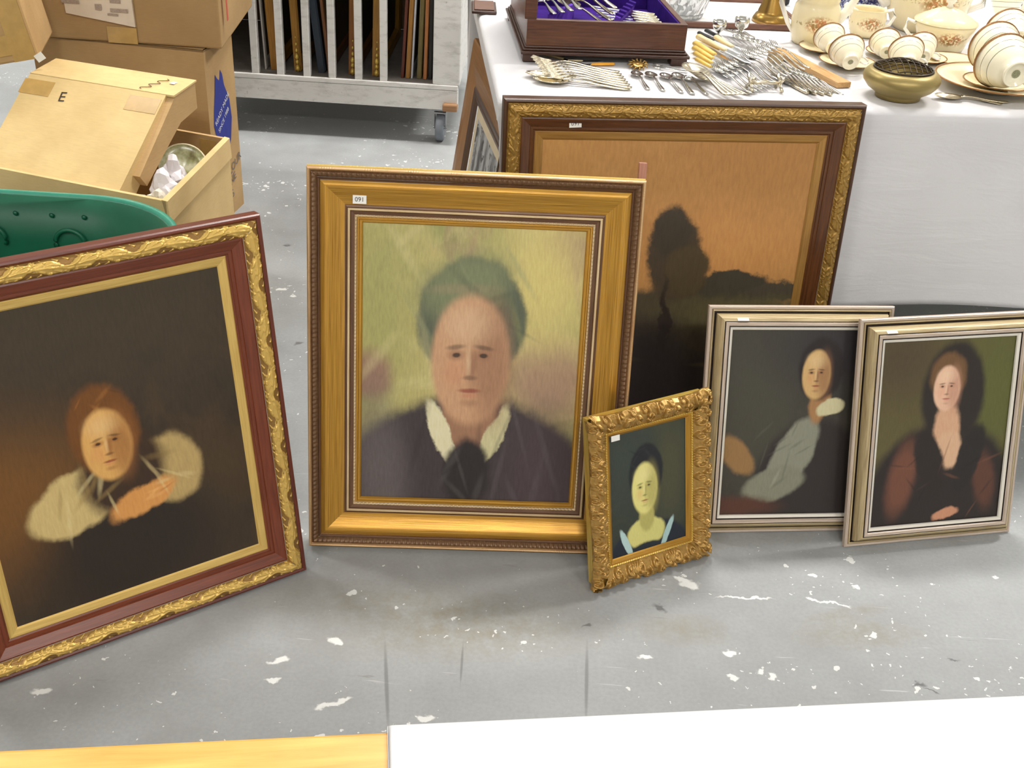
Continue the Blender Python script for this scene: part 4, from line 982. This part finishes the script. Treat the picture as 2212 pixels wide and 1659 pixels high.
MB().box((0, 0, zt + .010), (XR - XL - .004, .78, .02)).build('deck', plain('grimy_deck_board', (118, 112, 106), .8), tro, bevel=.002)
MB().box((0, -.398, zt + .011), (XR - XL, .012, .018)).build('deck_lip', wpaint_m, tro, bevel=.003)
MB().box(((XR - XL) / 2 - .027, -.401, zb + .014), (.055, .043, .028)).build('split_rail_end', rawwood, tro, bevel=.006)
HT = 1.05
def slat(px, w=.026, d=.03, y=-.385):
    p = aty(px, 160, TY)
    MB().box((p.x - ox, y, zt + .02 + HT / 2 - .01), (w, d, HT)).build('slat', wpaint_m, tro, bevel=.002)
for px in (552, 606, 663, 717, 774, 828): slat(px)
e0 = aty(938, 180, TY).x - ox; e1 = aty(1000, 180, TY).x - ox
MB().box(((e0 + XR - ox) / 2, -.02, zt + .02 + HT / 2), (XR - ox - e0 + .012, .76, HT)).build('end_panel', wpaint_m, tro, bevel=.004)
MB().box((-(XR - XL) / 2 + .03, 0, zt + .02 + HT / 2), (.05, .78, HT)).build('end_panel', wpaint_m, tro, bevel=.004)
MB().box((0, .395, zt + .02 + HT / 2), (XR - XL, .012, HT)).build('back_panel', plain('added_brown_hardboard', (112, 86, 62), .8), tro)  # added panel, closes off the back so the slots stay dark
MB().box((0, 0, zt + .02 + HT + .01), (XR - XL + .02, .82, .025)).build('top_board', wpaint_m, tro, bevel=.002)
caster_m = plain('grey_zinc', (150, 152, 154), .35, .7); tyre = plain('grey_rubber_tyre', (122, 128, 136), .6)
def castor(x, y):
    c = empty('castor', (x, y, 0)); c.parent = tro
    R_ = .052
    o = MB(); o.lathe([(0, -.012), (.020, -.013), (.024, -.015), (R_ - .008, -.016), (R_ - .001, -.013), (R_, -.006), (R_, .006), (R_ - .001, .013), (R_ - .008, .016), (.024, .015), (.020, .013), (0, .012)], 32, ax=Matrix.Rotation(R(90), 3, 'Y'))
    o.build('wheel', tyre, c, smooth=True, loc=(0, 0, R_))
    f_ = MB()
    for s in (-1, 1): f_.box((s * .021, .006, R_ + .026), (.003, .034, .062), taper=1.0)
    f_.box((0, .006, R_ + .058), (.045, .05, .006)); f_.box((0, .006, zb - .004), (.06, .07, .006)); f_.tube([(0, .006, R_ + .058), (0, .006, zb - .004)], .012, 10)
    f_.build('fork', caster_m, c, bevel=.001)
    MB().tube([(-.026, 0, R_), (.026, 0, R_)], .005, 8).build('axle', caster_m, c)
wx = aty(950, 300, TY + .03).x - ox
for x, y in ((wx, -.365), (wx, .33), (-(XR - XL) / 2 + .1, -.365), (-(XR - XL) / 2 + .1, .33)): castor(x, y)
# stored frames seen edge-on between the slats: (px at deck, lean deg, thickness, height, style, label)
DZ = zt + .0205
def stored(px, lean, th, hh, col, label, orn=None, wpx=None, yoff=.056):
    p = aty(px, 165, TY)
    o = tag(empty('stored_frame', (p.x, TY + yoff, DZ + th * math.sin(R(max(lean, 0))) + .0005), (0, R(lean), 0)), label, 'picture frame', 'frames stored in the trolley')
    Wd = .60
    mat = wood('frame_edge_wood', tuple(int(v * .75) for v in col), col, .4, uv=True, sc=(3, 50, 1)) if orn != 'flat' else plain('flat_board_paint', col, .6)
    # ring lies in the local Y-Z plane: build then turn so its width runs into the trolley
    Wd = .62
    m = ring('moulding', Wd, hh, [(0, 0), (0, th * .8), (.006, th), (.03, th * .8), (.04, th * .4)], mat, o)
    m.rotation_euler = (0, 0, R(90)); m.location = (0, Wd / 2, 0)
    b = canvas(o, Wd, hh, .04, th * .35, backing, 'backing'); b.rotation_euler = (0, 0, R(90)); b.location = (0, Wd / 2, 0)
    if orn == 'foot':
        mb = MB()
        for k, (zz, rr) in enumerate(((.012, .013), (.036, .010), (.055, .012), (.078, .008), (.10, .006), (.125, .004))): mb.lathe([(0, -rr), (rr * .7, -rr * .7), (rr, 0), (rr * .7, rr * 1.1), (0, rr * 1.5)], 14, ax=None) if False else mb.add([(q[0] + th * .5, q[1] - .004, q[2] + zz) for q in [(rr * .8 * math.cos(a) * s_, rr * math.sin(a) * s_, c_ * rr) for c_, s_ in ((-1, .2), (-.5, .85), (0, 1), (.6, .8), (1.1, .2)) for a in [i * math.pi / 5 for i in range(10)]]], [(j * 10 + i, j * 10 + (i + 1) % 10, (j + 1) * 10 + (i + 1) % 10, (j + 1) * 10 + i) for j in range(4) for i in range(10)])
        mb.build('corner_ornament', gold_bright, o, smooth=True)
    return o
stored(566, -2, .006, .9, (190, 184, 176), 'thin pale board in the slot nearest the cardboard boxes', 'flat')
stored(579, -2.5, .034, .86, (186, 132, 56), 'honey gold frame edge beside the thin pale board')
stored(630, -2, .028, .9, (176, 128, 54), 'gilt frame with a bright scroll corner, between the second and third slats', 'foot')
stored(682, -6, .028, .85, (44, 54, 66), 'dark navy canvas edge in the middle of the trolley', 'flat')
stored(703, -5, .012, .86, (140, 92, 58), 'narrow brown frame edge leaning on the navy canvas')
stored(748, 1.5, .030, .88, (156, 100, 44), 'brown frame with a gilt scroll corner, just past the navy canvas', 'foot')
stored(799, 1.5, .034, .9, (168, 122, 50), 'gilded frame with a scroll corner, by the last slat', 'foot')
stored(862, 3.3, .012, .6, (104, 50, 34), 'narrow dark red frame edge beyond the last slat')
stored(872, 2.9, .018, .6, (178, 126, 58), 'golden oak frame edge beyond the last slat')
stored(884, 2.6, .007, .6, (190, 192, 198), 'thin grey-white board between gold frames beyond the last slat', 'flat')
stored(897, 1.9, .018, .6, (122, 108, 62), 'olive gilt frame edge near the trolley end panel')
stored(911, 1.2, .014, .6, (196, 128, 74), 'orange-brown frame edge near the trolley end panel')
stored(922, 0.5, .014, .6, (34, 32, 32), 'black frame edge against the trolley end panel')

# ---------------------------------------------------------------- cardboard boxes
def card(name, c1, c2, st=0.0):
    t = NT(name); P = t.tc.outputs['Object']
    n = t.noise(P, 5, 4); f = t.noise(t.mapping(P, (1, 1, 14)), 40, 3)
    col = t.ramp(n, [(0.3, lin(c1)), (0.7, lin(c2))]); col = t.mix(t.rng(f, .4, .7, 0, .15), col, lin(tuple(int(v * .8) for v in c1)))
    t.bump(t.math('ADD', n, t.math('MULTIPLY', f, .3)), .1, .004)
    return t.fin(col, .75, 0, .25)
kraft = card('kraft_card', (178, 144, 98), (200, 166, 118)); kraft_l = card('light_kraft_card', (206, 176, 122), (226, 198, 142)); kraft_d = card('brown_card', (168, 136, 92), (186, 152, 106))
tape = plain('parcel_tape', (190, 154, 92), .25, spec=.6, var=.1); white_l = plain('label_paper', (226, 210, 190), .7, var=.04)
blue_ink = plain('blue_print', (40, 52, 140), .7, var=.1); white_ink = plain('white_print', (226, 226, 230), .7, var=.03); red_ink = plain('red_print', (196, 84, 66), .7); grey_ink = plain('grey_print', (112, 104, 106), .7, var=.4, scale=260); pale_ink = plain('faded_print', (168, 150, 136), .7, var=.25, scale=300)
th_ = .004
def plane_part(name, mat, parent, o, ex, ey, w, h, lift=.0012):
    # thin printed or taped sheet on a surface: o centre, ex/ey unit axes
    o, ex, ey = Vector(o), Vector(ex).normalized(), Vector(ey).normalized(); n = ex.cross(ey)
    P = [o + ex * (sx * w / 2) + ey * (sy * h / 2) + n * l for l in (0, lift) for sx, sy in ((-1, -1), (1, -1), (1, 1), (-1, 1))]
    return MB().hexa(P).build(name, mat, parent)
def mat_from(o, ex, ey):
    ex, ey = Vector(ex).normalized(), Vector(ey).normalized(); n = ex.cross(ey); m = Matrix.Identity(4)
    for i in range(3): m[i][0], m[i][1], m[i][2], m[i][3] = ex[i], ey[i], n[i], o[i]
    return m
# box with the blue map print, standing on the floor
f0 = at(527, 440); f1 = f0 + Vector((-.03, -.20, 0)); B1H = .54
ex1 = (f1 - f0).normalized(); ew = Vector((-1, .12, 0)).normalized()
b1 = tag(empty('cardboard_box', f1), 'tall cardboard box with a blue map print, under the big labelled carton', 'box')
c_ = [f1 - f1, f1 - f1 + ew * .52, f0 - f1 + ew * .52, f0 - f1]
c_ = [Vector(v) for v in c_]
def wall(name, a, b, h, mat, parent, z0=0.0, t=.004, top_in=0.0):
    d = (b - a).normalized(); n = Vector((-d.y, d.x, 0)) * t
    P = [a, b, b + n, a + n]; P = [p + Vector((0, 0, z0)) for p in P] + [p + Vector((0, 0, h)) + n * top_in for p in P]
    return MB().hexa(P).build(name, mat, parent)
wall('front_side', c_[1], c_[0], B1H, kraft, b1); wall('right_side', c_[0], c_[3], B1H, kraft, b1); wall('back_side', c_[3], c_[2], B1H, kraft, b1); wall('left_side', c_[2], c_[1], B1H, kraft, b1)
MB().hexa([c_[0] + Vector((0, 0, B1H - .006)), c_[1] + Vector((0, 0, B1H - .006)), c_[2] + Vector((0, 0, B1H - .006)), c_[3] + Vector((0, 0, B1H - .006))] + [v + Vector((0, 0, B1H)) for v in c_]).build('top_flap', kraft_d, b1)
rd = (c_[3] - c_[0]).normalized(); rn = Vector((rd.y, -rd.x, 0))
def onface(s, z, l=.0012): return c_[0] + rd * s + Vector((0, 0, z)) + rn * l
mapo = [(.05, .40), (.062, .455), (.075, .44), (.09, .43), (.10, .46), (.112, .445), (.12, .41), (.15, .36), (.158, .30), (.14, .235), (.125, .215), (.115, .235), (.09, .25), (.06, .255), (.04, .27), (.028, .31), (.035, .35)]
mesh('map_print', [onface(s, z, .001) for s, z in mapo] + [onface(s, z, -.002) for s, z in mapo], [tuple(range(len(mapo)))], blue_ink, b1)['label'] = 'blue printed map outline'
tmx = mat_from(onface(.092, .345, .0022), rd + Vector((0, 0, .62)), Vector((0, 0, 1)) - rd * .62); text_mesh('map_lettering', 'READY MADE', .021, white_ink, b1, tmx)
tmx = mat_from(onface(.096, .310, .0022), rd + Vector((0, 0, .62)), Vector((0, 0, 1)) - rd * .62); text_mesh('map_lettering', 'SINCE 1988', .019, white_ink, b1, tmx)
for k, (w_, s, z) in enumerate((('COLOUR', .13, .145), ('STONE', .10, .10), ('TILES', .09, .055))):
    text_mesh('box_lettering', w_, .036, grey_ink, b1, mat_from(onface(s, z, .0022), rd + Vector((0, 0, .35)), Vector((0, 0, 1)) - rd * .35))
# big labelled carton on top
g0 = at(480, 107, B1H + .001); gl = at(60, 78, B1H + .001); gr = at(545, 14, B1H + .001)
b5 = tag(empty('cardboard_box', g0), 'big brown carton with a white label, stacked on the map-printed box', 'box')
fe = (gl - g0).normalized(); re_ = (gr - g0).normalized()
B5W, B5D, B5H = (gl - g0).length + .04, (gr - g0).length, .42
q = [Vector((0, 0, 0)), fe * B5W, fe * B5W + re_ * B5D, re_ * B5D]
flr = Vector((0, 0, .0)); topf = [v * 1.03 + Vector((0, 0, B5H)) for v in q]
MB().hexa([q[1], q[0], q[3], q[2]] + [topf[1], topf[0], topf[3], topf[2]]).build('carton', kraft_d, b5, bevel=.006)
fx = -fe; 
def on5(s, z, l=.0015): return q[0] * 0 + fe * s + Vector((0, 0, z)) + Vector((fe.y, -fe.x, 0)) * -l if False else fe * s * (1 + .03 * z / B5H) + Vector((0, 0, z)) + Vector((fe.y, -fe.x, 0)).normalized() * (l if Vector((fe.y, -fe.x, 0)).y < 0 else -l)
s1 = B5W * .40; s2 = B5W * .72
mesh('shipping_label', [on5(s2, .075, .010), on5(s1, .048, .010), on5(s1, .22, .012), on5(s2, .22, .012), on5(s2, .075, .002), on5(s1, .048, .002), on5(s1, .22, .004), on5(s2, .22, .004)], [(0, 1, 2, 3), (7, 6, 5, 4), (0, 4, 5, 1), (1, 5, 6, 2), (2, 6, 7, 3), (3, 7, 4, 0)], white_l, b5)['label'] = 'white paper label with small grey print'
for k, (fs, z, w_, h_) in enumerate(((.90, .108, .05, .010), (.50, .098, .018, .016), (.20, .092, .05, .010), (.30, .080, .03, .006), (.75, .13, .04, .008), (.24, .118, .03, .012), (.55, .122, .05, .005))):
    s = s1 + (s2 - s1) * fs; plane_part('label_print', pale_ink, b5, on5(s, z, .0135), fx, (0, 0, 1), w_, h_, .0004)
tp = plane_part('tape_strip', tape, b5, on5(B5W * .47, .022, .004), fx, (0, 0, 1), .085, .045, .001)
rdir = re_; rnn = Vector((re_.y, -re_.x, 0))
plane_part('red_stripe', red_ink, b5, re_ * .05 + Vector((0, 0, .27)) + rnn * .012, re_, (0, 0, 1), .018, .4, .001)
# open box with crumpled paper
R2 = .38
k_br, k_fr, k_bl = at(493, 298, R2), at(358, 435, R2), at(378, 262, R2)
k_bl = k_br + Vector((-.955, .297, 0)) * .60
k_fl = k_fr + (k_bl - k_br)
base = Vector((k_fr.x, k_fr.y, 0))
b2 = tag(empty('cardboard_box', base), 'open cardboard box holding crumpled white paper, behind the green tub', 'box')
cc = [Vector((p.x, p.y, 0)) - base for p in (k_fr, k_br, k_bl, k_fl)]
for nm, a, b in (('right_side', 0, 1), ('back_side', 1, 2), ('left_side', 2, 3), ('front_side', 3, 0)):
    o = wall(nm, cc[a], cc[b], R2, kraft_l if nm != 'back_side' else kraft, b2, t=.010)
MB().hexa([c + Vector((0, 0, .002)) for c in cc] + [c + Vector((0, 0, .008)) for c in cc]).build('bottom', kraft_d, b2)
dd = (cc[1] - cc[0]).normalized(); dn_ = Vector((dd.y, -dd.x, 0))
MB().hexa([cc[0] + Vector((0, 0, R2 - .055)) + dn_ * .006, cc[1] + Vector((0, 0, R2 - .055)) + dn_ * .006, cc[1] + Vector((0, 0, R2 - .055)), cc[0] + Vector((0, 0, R2 - .055)), cc[0] + Vector((0, 0, R2)) + dn_ * .004, cc[1] + Vector((0, 0, R2)) + dn_ * .004, cc[1] + Vector((0, 0, R2 + .003)) - dn_ * .01, cc[0] + Vector((0, 0, R2 + .003)) - dn_ * .01]).build('folded_flap', kraft_l, b2)
bd = (cc[2] - cc[1]).normalized()
plane_part('tape_strip', tape, b2, cc[1] + bd * .06 + Vector((0, 0, R2 - .08)) - dd * .0125, -bd, (0, 0, 1), .05, .14)
# crumpled paper + dish inside
paper_w = plain('tissue_paper', (226, 222, 226), .8, var=.04); newsp = NT('newsprint')
newsp_m = newsp.fin(newsp.mix(newsp.rng(newsp.noise(newsp.mapping(newsp.tc.outputs['Object'], (1, 1, 1)), 60, 3), .55, .6, 0, .6), lin((222, 216, 200)), lin((120, 112, 104))), .8)
def crumple(loc, s, seed, mat, label, peak=()):
    r_ = np.random.default_rng(seed); bm = bmesh.new(); bmesh.ops.create_icosphere(bm, subdivisions=3, radius=1)
    D = r_.normal(size=(12, 3)); D /= np.linalg.norm(D, axis=1)[:, None]; h = r_.uniform(.55, 1.0, 12)
    for v in bm.verts:
        d = np.array(v.co); k = min(hh / max(1e-3, d @ q) if d @ q > .25 else 9 for q, hh in zip(D, h)); k = min(k, 1.15) * (1 + .10 * r_.normal())
        for (pd, amt) in peak:
            pd_ = np.array(pd) / np.linalg.norm(pd); k += amt * max(0, (d @ pd_ - .80) / .20) ** 1.5
        v.co = Vector(d * k)
    me = bpy.data.meshes.new('crumpled_paper'); bm.to_mesh(me); bm.free(); me.materials.append(mat)
    o = bpy.data.objects.new('crumpled_paper', me); COL.objects.link(o); o.location = loc; o.scale = s
    return tag(o, label, 'paper', 'crumpled papers in the open box')
crumple((-.884, 2.655, .345), (.033, .044, .052), 2, paper_w, 'crumpled sheet of white paper with a raised tip, in the open box', [((.1, -.2, 1), .5)])
crumple((-.894, 2.575, .338), (.034, .034, .044), 5, paper_w, 'crumpled white paper beside the tilted flat carton', [((-.3, -.1, 1), .4), ((.3, 0, 1), .25)])
crumple((-.926, 2.512, .318), (.026, .034, .036), 9, newsp_m, 'crumpled newsprint at the front of the open box')
crumple((-.876, 2.503, .342), (.025, .034, .038), 12, newsp_m, 'crumpled printed paper near the rim of the open box')
crumple((-.895, 2.755, .250), (.045, .045, .045), 14, paper_w, 'crumpled white paper under the patterned dish in the open box')
dish = NT('green_leaf_glaze'); dishm = dish.fin(dish.ramp(dish.noise(dish.tc.outputs['Object'], 26, 3), [(.40, lin((226, 224, 190))), (.55, lin((176, 176, 124))), (.68, lin((130, 120, 70)))]), .2)
dsh = tag(empty('patterned_dish', (-.897, 2.765, .333), (R(52), R(10), R(10))), 'cream dish with a green leaf pattern in the open box', 'dish')
MB().lathe([(0, 0), (.03, 0), (.045, .006), (.062, .02), (.060, .021), (.043, .009), (0, .004)], 36).build('dish_body', dishm, dsh, smooth=True)
MB().lathe([(.061, .019), (.0635, .0205), (.061, .0225), (.0595, .0208)], 36).build('dish_rim', china, dsh, smooth=True)
# tilted flat carton with the letter E
p0 = at(257, 414, .37)
ee = Vector((-.961, .275, 0)); hv = Vector((.275, .961, 0)); zv = Vector((0, 0, 1))
FW = .40; LH, LV = .236, .174
b3 = tag(empty('flat_carton', p0), 'flat light cardboard carton marked E, tilted in the open box', 'box')
def prism(name, poly, e0_, e1_, mat, **kw):
    n = len(poly); V = [hv * h_ + zv * z_ + ee * e for e in (e0_, e1_) for h_, z_ in poly]
    F = [tuple(range(n)), tuple(range(2 * n - 1, n - 1, -1))] + [(i, n + i, n + (i + 1) % n, (i + 1) % n) for i in range(n)]
    return mesh(name, V, F, mat, b3, **kw)
uu = (hv * LH + zv * LV); LN = uu.length; uu.normalize(); nn = ee.cross(uu)
if nn.z < 0: nn = -nn
prism('lid', [(0, 0), (LH, LV), (LH + .012, LV - .016), (LH - .03, LV - .075), (.04, -.052)], 0, FW, kraft_l)
prism('lower_tray', [(.06, .020), (LH + .005, LV - .006), (LH + .10, LV + .008), (LH + .10, LV - .060), (LH + .02, LV - .075), (.085, -.012)], -.020, FW - .004, kraft)
prism('end_flap', [(LH - .002, LV), (LH + .105, LV + .012), (LH + .105, LV + .008), (LH - .002, LV - .005)], -.022, FW, kraft_l)
text_mesh('letter', 'E', .042, plain('stencil_ink', (58, 46, 36), .7), b3, mat_from(uu * (LN * .80) + ee * .275 + nn * .0012, -ee + uu * .1, uu + ee * .1))
for k in range(2):
    plane_part('tape_strip', tape, b3, uu * (LN * .86) + ee * (.05 + .31 * k) + nn * .0003, -ee, uu, .09, .045, .0006)
fl_n = Vector((0, -.10, 1)).normalized()
plane_part('small_sticker', paper, b3, hv * (LH + .065) + zv * (LV + .0085) + ee * .02, -ee, hv, .014, .018, .001)
sq = [hv * (LH + .004 + .075 * t_) + zv * (LV + .003 + .0085 * t_) + ee * (.075 - .03 * t_ + .010 * math.sin(t_ * 19)) for t_ in np.linspace(0, 1, 26)]
MB().tube(sq, .0009, 5).build('pen_scribble', plain('pen_ink', (92, 66, 40), .7), b3)
# taped box at the very edge, resting on the flat carton
tb = aty(86, 126, 2.86)
b4 = tag(empty('cardboard_box', tb, (R(0), R(-10), R(14))), 'brown taped cardboard box resting on the upper end of the flat carton', 'box')
MB().box((-.20, .13, .13), (.40, .26, .26)).build('carton', kraft, b4, bevel=.006)
plane_part('tape_strip', tape, b4, (-.035, -.0008, .13), (1, 0, 0), (0, 0, 1), .055, .258)
plane_part('tape_strip', tape, b4, (-.20, -.0012, .045), (1, 0, 0), (0, 0, 1), .30, .05)
plane_part('torn_tape', paper, b4, (.002, -.004, .004), (1, 0, .4), (-.4, 0, 1), .022, .020)

# ---------------------------------------------------------------- green tub
TR = .42
tubm = plain('green_plastic', (20, 92, 66), .4, var=.15, scale=8); tub_rim = plain('teal_plastic_rim', (58, 142, 118), .35, var=.08)
bk = at(215, 419, TR); rx_ = at(381, 485, TR)
TWd, TDp, TRd = .86, .60, .26
tcx, tcy = rx_.x - TWd / 2 + .035, bk.y - TDp / 2 - .012
tub = tag(empty('plastic_tub', (tcx, tcy, 0)), 'large dark green plastic tub behind the mahogany-framed painting', 'tub')
def rr_pts(w, d, r, n=14):
    pts = []
    for (cx, cy, a0) in ((w / 2 - r, d / 2 - r, 0), (-w / 2 + r, d / 2 - r, 90), (-w / 2 + r, -d / 2 + r, 180), (w / 2 - r, -d / 2 + r, 270)):
        for k in range(n + 1):
            a = R(a0 + 90 * k / n); pts.append((cx + r * math.cos(a), cy + r * math.sin(a)))
    return pts
def shell(name, rows, mat, parent, closed_bottom=False):
    V, F = [], []; n = None
    for (k, z) in rows:
        p = rr_pts(TWd * k, TDp * k, TRd * k); n = len(p); V += [(x, y, z) for x, y in p]
    for j in range(len(rows) - 1):
        for i in range(n): F.append((j * n + i, j * n + (i + 1) % n, (j + 1) * n + (i + 1) % n, (j + 1) * n + i))
    if closed_bottom: F.append(tuple(range(n - 1, -1, -1))); F.append(tuple((len(rows) - 1) * n + i for i in range(n)))
    return mesh(name, V, F, mat, parent, True)
shell('tub_wall', [(.80, 0), (.84, .1), (.88, .2), (.93, .31), (.975, TR - .004), (.955, TR - .004), (.91, .31), (.86, .2), (.82, .1), (.785, .012)], tubm, tub, True)
shell('rim', [(.962, TR - .006), (.985, TR - .010), (1.0, TR - .004), (.997, TR + .003), (.972, TR + .004), (.962, TR - .006)], tub_rim, tub)
for px in (38, 210):
    p = at(px, 505, .27); lx = p.x - tcx
    pts = [(lx + .034 * math.cos(a), TDp / 2 * .91 - .006, .312 + .034 * math.sin(a)) for a in np.linspace(-.3, math.pi + .3, 16)]
    MB().tube(pts, .005, 8).build('moulded_loop', tubm, tub, smooth=True)
for px in (50, 132, 205):
    p = at(px, 440, .38); MB().lathe([(0, 0), (.006, 0), (.004, .003), (0, .0035)], 12).build('rivet', tubm, tub, smooth=True, loc=(p.x - tcx, TDp / 2 * .945 - .006, .375), rot=(R(90), 0, 0))

# ---------------------------------------------------------------- near table, partly draped
NZ = .75
e0, e1 = at(0, 1608, NZ), at(830, 1580, NZ); e2 = at(2212, 1505, NZ)
nd = (e2 - e0); nd.z = 0; na = math.atan2(nd.y, nd.x)
nx = Vector((math.cos(na), math.sin(na), 0)); ny = Vector((-math.sin(na), math.cos(na), 0))
org = e1 + Vector((0, 0, 0))
nt = tag(empty('oak_table', (org.x, org.y, 0), (0, 0, na)), 'yellow oak table with a white cloth over one end, across the aisle from the paintings', 'table')
MB().box((.05, -.35, NZ - .0165), (2.3, .70, .033)).build('table_top', wood('yellow_oak', (216, 156, 66), (240, 190, 98), .4, uv=False, sc=(2.2, 26, 26)), nt, bevel=.003)
for u in (-1.02, 1.12):
    for v in (-.06, -.64): MB().box((u, v, (NZ - .033) / 2), (.05, .05, NZ - .033)).build('leg', rawwood, nt, bevel=.003)
nc = drape('tablecloth', 1.16, .71, NZ + .0015, .30, .03, linen, None, (org.x + nx.x * .006 + ny.x * .002 - ny.x * .71, org.y + nx.y * .006 + ny.y * .002 - ny.y * .71, 0), (0, 0, na), 11, nu=80, nv=60, left_drop=.0004, wave=.004)
tag(nc, 'white cloth folded over the end of the yellow oak table', 'tablecloth')
